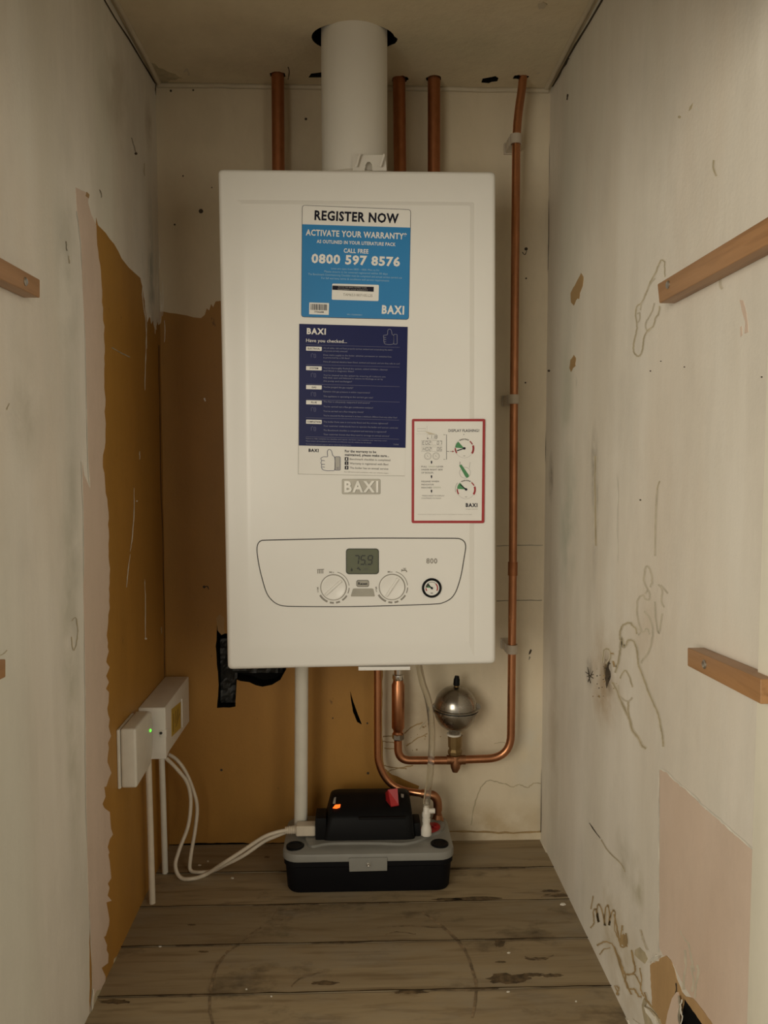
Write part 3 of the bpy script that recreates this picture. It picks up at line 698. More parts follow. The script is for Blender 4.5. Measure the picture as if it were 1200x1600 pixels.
# unseen lintel over the opening, height set to shade the upper walls
mb = MB(); mb.box((-.4, -.94, 1.055), (W+.4, -.905, 1.7), 'ceiling_paint', .002); structure(mb.build('wall_front', smooth=0))
# door casing at the right edge of the opening
mb = MB(); mb.box((W-.006, -.8125, -.02), (W+.03, EXT-.02, H), 'jamb', .0015); structure(mb.build('trim_4'))
# black crumpled sheet inside the hole behind the boiler: deep in the recess
mb = MB(); nx, nz = 26, 26; a, b = PB(343, 1102), PB(440, 1000); vs = {}
for i in range(nx+1):
    for j in range(nz+1):
        x = a.x+(b.x-a.x)*i/nx; z = a.z+(b.z-a.z)*j/nz
        v = noise.noise(Vector((x*70, z*90, 3)))*.006+noise.noise(Vector((x*200, z*180, 1)))*.003
        vs[i, j] = mb.bm.verts.new((x, .016+v, z))
k = mb.mi('rim_black')
for i in range(nx):
    for j in range(nz):
        if a.x+(b.x-a.x)*i/nx < PB(366, 1100).x or a.z+(b.z-a.z)*j/nz > PB(400, 1058).z: mb.bm.faces.new((vs[i, j], vs[i+1, j], vs[i+1, j+1], vs[i, j+1])).material_index = k
for v in [v for v in mb.bm.verts if not v.link_faces]: mb.bm.verts.remove(v)
tag(mb.build('plastic_sheet', loc=(a.x, .016, a.z), smooth=0), 'crumpled black sheet showing in the wall hole below the boiler corner', 'sheet')

# ------------------------------------------------------------------ boiler
YO, YF = -.280, -.2822
base = PB(560, 1042, -.15)
boiler = thing('boiler', (base.x, -.15, base.z), 'white wall-hung boiler with blue stickers and a control panel', 'boiler')
mb = MB()
outer = [(340, 263), (775, 267), (775, 1038), (355, 1047)]
def inset(q, d): c = [sum(p[i] for p in q)/4 for i in (0, 1)]; return [(x+(d if x < c[0] else -d), y+(d if y < c[1] else -d)) for x, y in q]
ridge_o = [(368, 312), (741, 316), (741, 1029), (373, 1038)]; ridge_i = [(379, 319), (734, 322), (733, 1008), (388, 1015)]
def rg(q, r, y, yp=YO): return [Vector((v.x, y, v.z)) for v in (PB(*p, yp) for p in rquad(q, r))]
mb.loops([rg(outer, 8, -.03), rg(outer, 8, YO+.007)]+[rg(inset(outer, 7*(1-math.cos(math.radians(a)))), 8, YO+.007*(1-math.sin(math.radians(a)))) for a in range(10, 91, 10)]+[
          rg(ridge_o, 3, YO), rg(ridge_i, 3, YF), rg(inset(ridge_i, 8), 3, YF)], 'boiler')
mb.build('casing', boiler, smooth=11)
mb = MB(); p = PB(557, 420, 0)
mb.box((p.x-.15, -.032, p.z-.03), (p.x+.15, -.0005, p.z+.03), 'boiler', .002); mb.build('mounting_bracket', boiler)
# underside plate and screw-heads
mb = MB(); a, b = PB(560, 1046, -.26), PB(641, 1043, -.26)
mb.box((a.x, -.262, a.z-.0012), (b.x, -.05, a.z+.004), 'boiler', .0008); mb.build('bottom_plate', boiler)
# control panel
c6p = crop(390, 830, 3.42857)
out = [c6p(*p) for p in ((84, 49), (200, 46), (340, 43), (620, 38), (880, 38), (1020, 38.5), (1105, 39), (1130, 43), (1147, 54), (1155, 70), (1156, 92), (1150, 130), (1142, 180), (1134, 225), (1125, 262), (1113, 300), (1100, 330), (1082, 355), (1060, 371), (1035, 382), (1005, 388), (900, 393), (600, 402), (400, 403), (240, 402), (190, 400), (160, 394), (135, 381), (112, 360), (95, 335), (82, 302), (70, 260), (56, 205), (46, 150), (41, 110), (42, 80), (50, 61), (64, 51))]
pan = spline(out, 4, True)
cx0, cy0 = 565, 895
def grow(pts, d):
    n = len(pts); o = []
    for i, p in enumerate(pts):
        a, b = pts[i-1], pts[(i+1) % n]; tx, ty = b[0]-a[0], b[1]-a[1]; l = math.hypot(tx, ty) or 1
        o.append((p[0]+ty/l*d, p[1]-tx/l*d))
    return o
mb = MB(); sh = Sheet(mb, YF)
sh.slab(grow(pan, 1.0), 'seam', -.001, .0014); sh.slab(grow(pan, -.6), 'boiler', -.001, .0020)
PD = .0011
sh.text('800', 674.6, 876.2, 17.4, 7.8, 'print_mid', PD, 0, .03)
def dial(cx, cy):
    r = 24.3
    sh.line(circ(cx, cy, r, 16, 14, 84), 1.1, 'print_mid', PD)
    for a0, a1, w in ((92, 113, 1.5), (122, 146, 2.6), (156, 171, 2.9), (179, 194, 2.9), (203, 240, 3.1)): sh.line(circ(cx, cy, r, 8, a0, a1), w, 'print_mid', PD)
    sh.text('Min', cx-3, cy-23.6, 7.5, 3, 'print_mid', PD, 0, .01); sh.text('Max', cx-24.2, cy+4, 8.5, 3, 'print_mid', PD, 0, .01, 80)
KN = (c6p(450, 300), c6p(763, 298))
for k in KN: dial(*k)
x, y = c6p(362, 205)
for i in range(4): sh.line([(x+1+i*2.6, y), (x+1+i*2.6, y+6.2)], 1.5, 'print_mid', PD)
sh.line([(x, y), (x+11, y-.6)], 1, 'print_mid', PD)
x, y = c6p(830, 208)
sh.line([(x-4.5, y+.5), (x+2, y), (x+3.5, y+3)], 2.2, 'print_mid', PD); sh.line([(x-2.5, y-2.8), (x+2.5, y-2.8)], 1, 'print_mid', PD); sh.line([(x, y-2.8), (x, y)], 1, 'print_mid', PD); sh.line([(x-4.5, y-1.5), (x-4.5, y+2.5)], 1.2, 'print_mid', PD)
panel = mb.build('control_panel', boiler, smooth=0)
# display
mb = MB(); sh = Sheet(mb, YF)
x0, y0 = c6p(516, 92); x1, y1 = c6p(693, 230)
sh.slab(rrect(x0, y0, x1, y1, 5), 'lcd_edge', .0004, .0012); sh.poly(rrect(x0+1.6, y0+1.6, x1-1.6, y1-1.6, 4), 'lcd', .0018)
SEG = {'a': ((0, 0), (1, 0)), 'b': ((1, 0), (1, 1)), 'c': ((1, 1), (1, 2)), 'd': ((0, 2), (1, 2)), 'e': ((0, 1), (0, 2)), 'f': ((0, 0), (0, 1)), 'g': ((0, 1), (1, 1))}
def seg7(ch, x, y, w, h, m, d, sl=.15, lw=1.4):
    for c in {'7': 'abc', '5': 'afgcd', '9': 'abcdfg', '1': 'bc', '8': 'abcdefg', '0': 'abcdef', '6': 'afgecd', '2': 'abged', 'E': 'afged', 'H': 'fbgec'}[ch]:
        (ax, ay), (bx, by) = SEG[c]; q = []
        for u, v in ((ax, ay), (bx, by)): q.append((x+u*w+(2-v)*h/2*sl, y+v*h/2))
        (px_, py_), (qx, qy) = q; sh.line([(px_+(qx-px_)*.08, py_+(qy-py_)*.08), (px_+(qx-px_)*.92, py_+(qy-py_)*.92)], lw, m, d)
for ch, x in zip('759', (553.0, 563.0, 574.0)): seg7(ch, x, 868, 6.6, 13.4, 'lcd_ink', .0021, .13, 1.9)
sh.poly(circ(571.6, 881.6, .9, 8), 'lcd_ink', .0021)
sh.line([(563, 883.6), (581, 882.6)], .7, 'lcd_dim', .0021)
x, y = c6p(547, 205); sh.poly([(x, y-3.2), (x+1.7, y+.6), (x+1, y+2.4), (x-1, y+2.4), (x-1.7, y+.6)], 'lcd_ink', .0021)
x, y = c6p(584, 200); sh.line([(x-2.6, y-.6), (x+1.6, y+.4), (x+2.4, y+2.6)], 1.8, 'lcd_ink', .0021); sh.line([(x-1.4, y-2.2), (x+1, y-2)], 1, 'lcd_ink', .0021)
x, y = c6p(612, 194)
for i in range(4): sh.line([(x+i*2, y), (x+i*2, y+4.4)], 1.1, 'lcd_dim', .0021)
mb.build('display', panel, smooth=0)
# knobs
for (kx, ky), ang, lab in ((KN[0], 42, 0), (KN[1], 57, 0)):
    mb = MB(); c = PB(kx, ky, YF); px = (PB(kx+1, ky, YF)-c).length; r = 19.6*px
    mb.lathe(c, N_, [(.0004, r+1.1*px), (.0013, r+1.1*px)], 'print_mid', 40)
    mb.lathe(c, N_, [(.0008, r), (.0032, r), (.0042, r-.0006), (.0044, r-.0016), (.0040, r-.003)], 'boiler', 40)
    a = math.radians(ang); u = Vector((math.cos(a), 0, math.sin(a))); v = Vector((-math.sin(a), 0, math.cos(a)))
    q = lambda s_, t_, d: c+u*s_+v*t_+Vector((0, -d, 0))
    L, T = r*.86, r*.13
    mb.prism8([q(-L*.97, -T*.6, .0072), q(L*.97, -T*.6, .0072), q(L*.97, T*.6, .0072), q(-L*.97, T*.6, .0072)], [q(-L, -T, .003), q(L, -T, .003), q(L, T, .003), q(-L, T, .003)], 'boiler', .0005)
    mb.build('knob', panel, smooth=30)
mb = MB(); sh = Sheet(mb, YF); x0, y0 = c6p(572, 261); x1, y1 = c6p(640, 298)
sh.slab(rrect(x0, y0, x1, y1, 3), 'print', .0004, .0009); sh.slab(rrect(x0+.9, y0+.9, x1-.9, y1-.9, 2.4), 'greybtn', .0008, .0012); sh.text('Reset', (x0+x1)/2, (y0+y1)/2, 14.5, 4, 'ink_black', .0022, 0, .03)
o = mb.build('reset_button', panel, smooth=0); o['label'] = 'small grey push button with black lettering'
mb = MB(); sh = Sheet(mb, YF); sh.slab([c6p(*p) for p in ((553, 309), (560, 306), (656, 306), (663, 309), (671, 346), (668, 349), (545, 349), (542, 346))], 'greybtn', .0008, .0006)
o = mb.build('blank_button', panel, smooth=0); o['label'] = 'plain grey trapezoid'
# pressure gauge
mb = MB(); sh = Sheet(mb, YF); gx, gy = c6p(975, 303); c = PB(gx, gy, YF); px = (PB(gx+1, gy, YF)-c).length
mb.lathe(c, N_, [(.0008, 15.4*px), (.003, 15.2*px), (.0036, 13.8*px), (.0030, 11.9*px), (.0016, 11.7*px)], 'black', 40)
sh.poly(circ(gx, gy, 11.9, 32), 'paper', .0020)
sh.line(circ(gx, gy, 9.3, 20, -120, 120), .7, 'print', .0023); sh.line(circ(gx, gy, 9.0, 12, 45, 118), 1.7, 'sticker_red', .0024); sh.line(circ(gx, gy, 9.0, 5, -120, -92), 1.7, 'sticker_red', .0024)
sh.poly([(gx, gy)]+circ(gx, gy, 9.4, 8, -85, -35), 'green', .0022); sh.line(circ(gx, gy, 7.6, 8, -80, -40), 3.6, 'lcd_edge', .0023)
sh.line([(gx+1.6, gy+1.8), (gx-5.4, gy-5.2)], 1.5, 'ink_black', .0026); sh.poly(circ(gx, gy, 1.9, 12), 'ink_black', .0027); sh.line([(gx-1.8, gy+8), (gx+1.8, gy+8)], 1.2, 'print', .0024)
o = mb.build('pressure_gauge', panel, smooth=30); o['label'] = 'round gauge with a black rim, green and red zones'
# raised badge
c4 = crop(455, 640, 6.316)
mb = MB(); sh = Sheet(mb, YF)
a, b = c4(500, 684), c4(882, 836)
sh.slab(rrect(*a, *b, 2.6), 'greybtn', -.001, .0012); sh.slab(rrect(a[0]+.7, a[1]+.7, b[0]-.7, b[1]-.7, 2.2), 'badge_plate', -.001, .0018)
V, F = glyphs('BAXI', .035)
xs = [v[0] for v in V]; lx0, lx1 = min(xs), max(xs); tx0, ty0 = c4(524, 706); tx1, ty1 = c4(860, 812)
for d, m, ex in ((.0011, 'print_mid', .8), (.0028, 'silver', 0)):  # offset mid grey copy paints the letters' shadow
    vs = [mb.bm.verts.new(PB(tx0+(x-lx0)/(lx1-lx0)*(tx1-tx0)+ex*.8, ty1-y/.70*(ty1-ty0)+ex*.6, YF)+Vector((0, -d, 0))) for x, y in V]
    for f in F: mb.bm.faces.new([vs[i] for i in f]).material_index = mb.mi(m)
    if m == 'silver':
        bd = {}
        for f in F:
            for i in range(len(f)):
                e = (f[i], f[(i+1) % len(f)]); bd[e] = 1
        for (i, j) in list(bd):
            if (j, i) not in bd:
                q = [vs[i], vs[j]]; w_ = [mb.bm.verts.new(v.co+Vector((0, .0022, 0))) for v in (q[1], q[0])]
                mb.bm.faces.new(q+w_).material_index = mb.mi('silver')
o = mb.build('badge', boiler, smooth=0); o['label'] = 'raised silver lettering on a grey plaque'
TH = .0003
# sticker 1: light blue
c2 = crop(450, 310, 5.4545)
mb = MB(); sh = Sheet(mb, YF); S1 = .0405
q = [c2(120, 57), c2(1048, 95), c2(1030, 1035), c2(112, 1012)]
sh.slab(rquad(q, 5.0), 'ink_black', .0001, TH); sh.poly(rquad(inset(q, .7), 4.4), 'paper', .0005)
body = [c2(121, 222), c2(1043, 252)]+rquad([c2(600, 600), c2(1043, 600), c2(1028, 1031), c2(114, 1008)], 4.4)[6:]
body = [c2(122, 221), c2(1043, 250)]+[p for p in rquad([c2(118, 600), c2(1036, 640), c2(1027, 1031), c2(115, 1008)], 4.4)[12:]]
sh.poly(body, 'blue', .0006)
def t1(b, x0, x1, y, h, m, bold=.02, d=.0008): a, c = c2(x0, y), c2(x1, y); sh.text(b, (a[0]+c[0])/2, a[1], c[0]-a[0], h/5.4545, m, d, S1, bold)
t1('REGISTER NOW', 226, 944, 158, 78, 'ink_black', .035)
t1('ACTIVATE YOUR WARRANTY*', 152, 1012, 307, 50, 'paper', .028); t1('AS OUTLINED IN YOUR LITERATURE PACK', 245, 917, 380, 28, 'paper', .022)
t1('CALL FREE', 475, 686, 449, 36, 'paper', .024); t1('0800 597 8576', 200, 955, 526, 74, 'paper', .038)
t1('Lines are open from 0800 - 1800, Mon to Fri', 370, 776, 605, 16, 'blue_text', .0); t1('Please ensure to be covered registered within 30 days', 310, 850, 633, 17, 'blue_text', .0)
t1('The Benchmark Commissioning Checklist must be completed and annual service carried out', 172, 972, 661, 17, 'blue_text', .0); t1('For full warranty terms & conditions and service requirements', 285, 862, 690, 17, 'blue_text', .0)
a = [c2(377, 727), c2(775, 738), c2(771, 876), c2(373, 864)]; sh.poly(rquad(a, 2), 'paper', .0008)
sh.poly([c2(379, 744), c2(731, 755), c2(730, 797), c2(378, 780)], 'ink_black', .0010)
t1('QUOTE THIS SERIAL NUMBER WHEN', 428, 670, 760, 10, 'label_grey', 0, .0012); t1('REGISTERING YOUR WARRANTY', 425, 680, 779, 10, 'label_grey', 0, .0012)
t1('TAM653180710S.L25', 470, 720, 825, 22, 'print_mid', 0, .0010)
a = [c2(182, 888), c2(350, 893), c2(347, 994), c2(180, 988)]; sh.poly(a, 'paper', .0008)
R = rnd(4); x = 194
while x < 336:
    w_ = R.choice((2.5, 4, 6)); sh.poly([c2(x, 900+(x-190)*.035), c2(x+w_, 900+(x-190)*.035), c2(x+w_-1, 951+(x-190)*.035), c2(x-1, 951+(x-190)*.035)], 'ink_black', .0010); x += w_+R.choice((2.5, 4))
t1('7736688', 225, 305, 969, 14, 'ink_black', .02, .0010)
t1('BAXI', 800, 990, 950, 68, 'paper', .04); t1('IFU 720885501', 505, 630, 992, 10, 'blue_text')
o = mb.build('sticker', boiler, smooth=0); o['label'] = 'sky-blue sticker with a white heading band'
# sticker 2: navy checklist with a white foot
c3 = crop(455, 500, 6.316); S2 = .0285
mb = MB(); sh = Sheet(mb, YF)
q = [c3(80, 38), c3(1150, 68), c4(1120, 655), c4(70, 636)]
sh.slab(q, 'paper', .0001, TH); sh.line([q[3], q[2]], .6, 'greybtn', .0005); sh.line([q[0], q[3]], .6, 'greybtn', .0005)
sh.poly([c3(80, 38), c3(1150, 68), c4(1128, 378), c4(75, 355)], 'navy', .0006)
def t2(cr, b, x0, x1, y, h, m, bold=.0, d=.0008): a, c = cr(x0, y), cr(x1, y); sh.text(b, (a[0]+c[0])/2, a[1], c[0]-a[0], h/6.316, m, d, S2, bold)
t2(c3, 'BAXI', 155, 342, 112, 56, 'paper', .04); t2(c3, 'Have you checked...', 148, 550, 206, 32, 'paper', .006)
def thumb(cr, pts, cuff, fing, m, w, fill=None, d=.0008):
    if fill: sh.poly([cr(*p) for p in rrect(*cuff, 8, 3)], fill, d)
    sh.line(spline([cr(*p) for p in pts], 4, True), w, m, d+.0001, True); sh.line([cr(*p) for p in rrect(*cuff, 8, 3)], w, m, d+.0001, True)
    for f in fing: sh.line([cr(*p) for p in f], w, m, d+.0001)
thumb(c3, [(970, 90), (953, 105), (950, 142), (930, 150), (910, 155), (914, 180), (914, 210), (925, 236), (960, 243), (1000, 240), (1010, 225), (1010, 155), (995, 142), (988, 105)], (1012, 142, 1045, 240),
      [((912, 172), (936, 174)), ((914, 192), (936, 194)), ((916, 214), (936, 216))], 'navy_text', .7)
for y in (245, 440, 632, 785): sh.line([c3(148, y), c3(1070, y+26)], .55, 'navy_line', .0007)
for y in (80, 268): sh.line([c4(145, y), c4(1064, y+24)], .55, 'navy_line', .0007)
for cr, b, y, w_ in ((c3, 'ELECTRICAL', 284, 122), (c3, 'SYSTEM', 477, 84), (c3, 'GAS', 664, 46), (c3, 'FLUE', 814, 56), (c4, 'COMPLETION', 121, 136)):
    sh.poly([cr(*p) for p in rquad([(148, y-22), (302, y-18), (301, y+22), (147, y+18)], 6, 3)], 'paper', .0008); t2(cr, b, 225-w_/2, 225+w_/2, y, 17, 'ink_black', .02, .0010)
    x, y2 = 220, y+66
    sh.line([cr(*p) for p in ((x-22, y2+20), (x-22, y2-14), (x-8, y2-20), (x-2, y2-8))], .8, 'navy_faint', .0008); sh.line([cr(*p) for p in rrect(x+6, y2-14, x+22, y2+22, 5, 2)], .8, 'navy_faint', .0008, True)
for cr, y, x1, b in ((c3, 282, 998, 'Are all cables, tails and fuses properly earthed, isolated and tested along the mains'), (c3, 303, 556, 'and grounds correctly connected?'), (c3, 350, 992, 'Does mains supply to the boiler, whether permanent or switched live,'), (c3, 370, 578, 'is protected by a 3A fuse?'),
                     (c3, 417, 1072, 'Have all external electrics been fitted, earthed and tested, and are they safe to use?'), (c3, 478, 955, "You've thoroughly flushed the system, added inhibitor, cleanser"), (c3, 500, 620, 'and fitted a magnetic filter?'),
                     (c3, 548, 930, "You've cleaned out the system by ensuring all radiators are"), (c3, 573, 905, 'fully bled, open and balanced to ensure no blockage or air by'), (c3, 601, 600, 'the pump and exchanger?'),
                     (c3, 661, 612, "You've purged the gas supply?"), (c3, 707, 778, 'Dynamic inlet gas pressure is within requirements?'), (c3, 755, 808, 'The appliance is operating at the correct gas rate?'),
                     (c3, 808, 775, 'The flue is adequately supported and secure?'), (c3, 856, 808, "You've carried out a flue gas combustion analysis?"), (c4, 16, 714, "You've carried out a flue integrity check?"), (c4, 64, 1045, "You've ensured the flue terminal is at least a minimum 300mm from any other flue?"),
                     (c4, 124, 955, 'The boiler front case is correctly fitted and the screws tightened?'), (c4, 166, 1055, 'Your customer understands how to operate the boiler and system controls?'), (c4, 207, 940, 'The Benchmark checklist is completed and warranty is registered?'), (c4, 248, 968, 'Your customer knows that they need to arrange an annual service?')):
    t2(cr, b, 318, x1, y+4, 15, 'navy_text', .0)
t2(c4, 'Failure to fully complete the checklist and register the boiler may invalidate your warranty cover', 146, 945, 296, 11, 'navy_text'); t2(c4, 'Please ensure all installation instructions are followed, visit the website for full details', 146, 790, 318, 11, 'navy_text')
t2(c4, 'For help and technical support call our advice line during hours', 146, 590, 345, 11, 'navy_text'); t2(c4, '7720045', 1008, 1060, 345, 13, 'navy_text')
t2(c4, 'BAXI', 172, 271, 402, 30, 'ink_black', .04)
thumb(c4, [(376, 392), (358, 410), (358, 440), (357, 465), (320, 466), (294, 480), (300, 505), (294, 525), (302, 545), (298, 565), (312, 592), (345, 602), (395, 602), (430, 590), (430, 478), (410, 452), (398, 410)], (432, 465, 484, 598),
      [((304, 502), (332, 505)), ((300, 540), (332, 540)), ((305, 566), (332, 568))], 'thumb', .8, 'label_grey')
sh.line([c4(*p) for p in ((452, 570), (468, 570), (468, 584), (452, 584))], .6, 'thumb', .001, True)
t2(c4, 'For the warranty to be', 530, 838, 413, 24, 'ink_black', .02); t2(c4, 'maintained, please make sure...', 530, 966, 450, 24, 'ink_black', .02)
for n_, y, x1, b in (('1', 487, 978, 'Benchmark checklist is completed'), ('2', 529, 957, 'Warranty is registered with Baxi'), ('3', 573, 958, 'The boiler has an annual service')):
    sh.poly([c4(529, y-18), c4(565, y-17), c4(564, y+18), c4(528, y+17)], 'ink_black', .0008); t2(c4, n_, 540, 553, y, 20, 'paper', .03, .0010); t2(c4, b, 578, x1, y+6, 19, 'print', .006)
t2(c4, 'For full terms and conditions visit our website pages', 525, 958, 620, 11, 'print_mid')
o = mb.build('sticker', boiler, smooth=0); o['label'] = 'navy checklist sticker with a white foot'
# sticker 3: red bordered
c5s = crop(630, 640, 8.421); mb = MB(); sh = Sheet(mb, YF)
q = [c5s(113, 122), c5s(1078, 122), c5s(1065, 1494), c5s(110, 1494)]
sh.slab(rquad(q, 3), 'sticker_red', .0001, TH); sh.poly(inset(q, 4.0), 'paper', .0006)
def t3(b, x0, x1, y, h, m='ink_black', bold=.015, rot=0): a, c = c5s(x0, y), c5s(x1, y); sh.text(b, (a[0]+c[0])/2, a[1], c[0]-a[0], h/8.421, m, .0008, 0, bold, rot)
def l3(pts, w, m, closed=False, d=.0008): sh.line([c5s(*p) for p in pts], w/8.421, m, d, closed)
t3('DISPLAY FLASHING?', 595, 1000, 276, 36, 'ink_black', .012)
for (x0, y0, x1, y1) in ((315, 328, 440, 388), (238, 408, 370, 468), (380, 408, 510, 468), (238, 490, 370, 550), (380, 490, 510, 550)): l3([(x0, y0), (x1, y0), (x1, y1), (x0, y1)], 4, 'label_grey', True)
def s3(txt, x, y, w=28, h=42):
    for i, ch in enumerate(txt):
        if ch != ' ':
            a = c5s(x+i*(w+14), y); seg7(ch, a[0], a[1], w/8.421, h/8.421, 'print', .0008, .08, .6)
s3('118', 350, 338, 22); s3('E02', 252, 416, 26); s3('07', 445, 416, 22); s3('H02', 258, 498, 26); s3('06', 445, 498, 22)
sh.poly([c5s(*p) for p in circ(322, 378, 9, 8)], 'print', .0008)
for cx_ in (323, 432):
    l3(circ(cx_, 612, 44, 24), 7, 'label_grey', True); l3(circ(cx_, 612, 30, 24), 3, 'label_grey', True); l3([(cx_-8, 600), (cx_+4, 620)], 6, 'print_mid')
l3([(530, 330), (570, 330), (570, 655), (530, 655)], 7, 'print'); l3([(570, 550), (605, 550)], 6, 'print'); l3([(615, 550), (645, 550)], 6, 'print'); sh.poly([c5s(645, 538), c5s(672, 550), c5s(645, 562)], 'sticker_red', .0008)
for y in (695, 885, 1075): sh.poly([c5s(*p) for p in ((363, y-20), (381, y-20), (381, y+5), (372, y+24), (363, y+5))], 'ink_black', .0008)
sh.poly([c5s(*p) for p in ((790, 322), (804, 322), (797, 336))], 'ink_black', .0008)
t3('PULL', 238, 312, 750, 20, 'print', .01); t3('GREEN', 330, 430, 750, 20, 'greenpale', .0); t3('LEVER', 440, 528, 750, 20, 'print', .01); t3('UNDER RIGHT SIDE', 238, 518, 790, 20, 'print', .01); t3('OF BOILER.', 238, 400, 830, 20, 'print', .01)
t3('RELEASE WHEN', 240, 470, 944, 20, 'print', .01); t3('INDICATOR', 240, 402, 986, 20, 'print', .01); t3('REACHES', 240, 376, 1026, 20, 'print', .01); t3('GREEN', 390, 492, 1024, 20, 'greenpale', 0)
t3('*PRESS RESET IF DISPLAY', 245, 542, 1133, 15, 'print', .005); t3('CONTINUES TO FLASH.', 240, 500, 1166, 15, 'print', .005)
def g3(cx_, cy_, r, na):
    l3(circ(cx_, cy_, r, 40), 3, 'label_grey', True); l3(circ(cx_, cy_, r-4, 14, 72, 124), 26, 'sticker_red'); l3(circ(cx_, cy_, r-6, 8, 38, 64), 16, 'sticker_red')
    for a0 in (-30, -20, -10, 2, 12, 22): l3(circ(cx_, cy_, r-4, 3, a0, a0+6), 18, 'print')
    sh.poly([c5s(cx_, cy_)]+[c5s(*p) for p in circ(cx_, cy_, r-4, 10, -86, -42)], 'green', .0009)
    l3(circ(cx_, cy_, r-6, 8, -122, -88), 18, 'sticker_red')
    a = math.radians(na); l3([(cx_, cy_), (cx_+math.sin(a)*(r-20), cy_-math.cos(a)*(r-20))], 13, 'ink_black', False, .0011); sh.poly([c5s(*p) for p in circ(cx_, cy_, 17, 12)], 'ink_black', .0012)
    l3([(cx_-12, cy_+98), (cx_+12, cy_+98)], 7, 'print_mid')
g3(803, 510, 124, -108); g3(826, 1050, 122, -50)
l3(circ(826, 1050, 142, 10, -105, -52), 5, 'print_mid')
l3(circ(812, 830, 72, 24), 5, 'label_grey', True); l3([(880, 690), (868, 770)], 5, 'label_grey')
sh.poly([c5s(*p) for p in ((735, 735), (765, 722), (862, 860), (862, 885), (835, 898), (815, 880))], 'green', .001); l3([(748, 685), (745, 730)], 6, 'print')
l3([(185, 250), (295, 250), (295, 285), (185, 285)], 4, 'label_grey', True); l3([(170, 320), (310, 320), (315, 215)], 2, 'label_grey'); sh.poly([c5s(*p) for p in ((285, 285), (320, 292), (430, 325), (340, 325))], 'stain_faint', .0009)
t3('BAXI', 822, 975, 1256, 48, 'ink_black', .04); t3('A brighter tomorrow', 820, 978, 1308, 12, 'print_mid', 0)
t3('If the fault recurs please contact customer service or your installer for assistance. Do not repeat', 195, 905, 1378, 10, 'print_mid', 0)
o = mb.build('sticker', boiler, smooth=0); o['label'] = 'white instruction sticker with a red border'

# ------------------------------------------------------------------ flue
mb = MB(); b0 = P(556, 262, 'y', FL.y)
flr = (PB(605, 60, FL.y)-PB(500, 60, FL.y)).length/2*.985
ztop = PB(560, 263, YO).z
bot = Vector((FL.x+.001, FL.y, ztop-.001))
flue = thing('flue_pipe', bot, 'wide white flue pipe rising from the boiler into the ceiling', 'flue')
mb.lathe(bot, (0, 0, 1), [(0, flr), (.10, flr), (H-bot.z+.045, flr)], 'flue', 64); mb.build('pipe', flue)
mb = MB(); mb.lathe(bot, (0, 0, 1), [(0, flr+.010), (.012, flr+.008), (.020, flr+.0005), (.020, flr-.001)], 'flue', 64, False); mb.build('collar', flue)
mb = MB(); yb = FL.y-flr-.004
def fb(x, y, d=0): return PB(x, y, yb-d)
arch = [(551, 268), (552, 244), (602, 243), (604, 268), (582, 268), (581, 258), (578, 254), (574, 254), (571, 259), (570, 268)]
mb.slab([fb(*p) for p in arch], N_, .003, 'flue')
for x in (554, 592):
    mb.prism8([fb(x, 260, .012), fb(x+4, 261, .012), fb(x+10, 241, .012), fb(x+7, 240, .012)], [fb(x, 260), fb(x+4, 261), fb(x+10, 241), fb(x+7, 240)], 'flue', .0008)
mb.build('clamp', flue)

# ------------------------------------------------------------------ copper pipes at the ceiling
for (c, xb, lab) in ((pp[0], 435, 'dull copper pipe left of the flue, passing into the ceiling'), (pp[1], 625, 'dull copper pipe right beside the flue, passing into the ceiling'), (pp[2], 678, 'dull copper pipe between its twin beside the flue and the dark ceiling hole')):
    mb = MB(); r = .0105; b = PB(xb, 262, c.y); zb = .95
    x1 = c.x+(b.x-c.x)*(H-zb)/(H-b.z)
    mb.tube([Vector((x1, c.y, zb)), Vector((b.x, c.y, b.z)), Vector((c.x, c.y, H+.04))], r, 'copper_dull', 24)
    tag(mb.build('copper_pipe', loc=(x1, c.y, zb)), lab, 'pipe', 'copper pipes above the boiler')

# ------------------------------------------------------------------ supply pipe run at the right
PY = -.047
tee = PB(711, 1187, PY)
run = thing('copper_pipe', tee, 'thin copper pipe down the back wall right of the boiler with three clips', 'pipe')
mb = MB(); r = .0070
def fillet(pts, rad, n=8):
    out = [pts[0]]
    for i in range(1, len(pts)-1):
        p = pts[i]; a = (pts[i-1]-p); b = (pts[i+1]-p); ra = min(rad, a.length*.49, b.length*.49); u = p+a.normalized()*ra; v = p+b.normalized()*ra
        for k in range(n+1): t = k/n; out.append(u*(1-t)**2+p*2*t*(1-t)+v*t*t)
    return out+[pts[-1]]
top = pp[3]
pts = [Vector((top.x+.001, PY, H+.035)), PB(817, 128, PY), PB(807, 196, PY), PB(805, 400, PY), PB(803, 640, PY), PB(801.5, 860, PY), PB(800, 1010, PY), PB(799, 1100, PY), PB(798, 1184, PY), PB(722, 1187, PY)]
mb.tube(fillet(pts[:3]+pts[3:8]+[pts[8], pts[9]], .048, 10), r, 'copper', 20)
mb.build('tube', run)
mb = MB(); mb.tube(fillet([PB(701, 1188, PY), PB(622, 1188, PY), PB(622, 1150, PY)], .034, 10), r, 'copper', 20); mb.build('tube', run)
mb = MB(); a, b = PB(801.3, 878, PY), PB(801, 899, PY); mb.tube([a, b], r+.0013, 'copper_dull', 20); mb.build('coupling', run)
mb = MB(); k = r+.0012
mb.tube([PB(698, 1187, PY), PB(704, 1187, PY), PB(704.1, 1187, PY), PB(720, 1187, PY), PB(720.1, 1187, PY), PB(727, 1187, PY)], [k, k, k+.0012, k+.0012, k, k], 'copper_dark', 20)
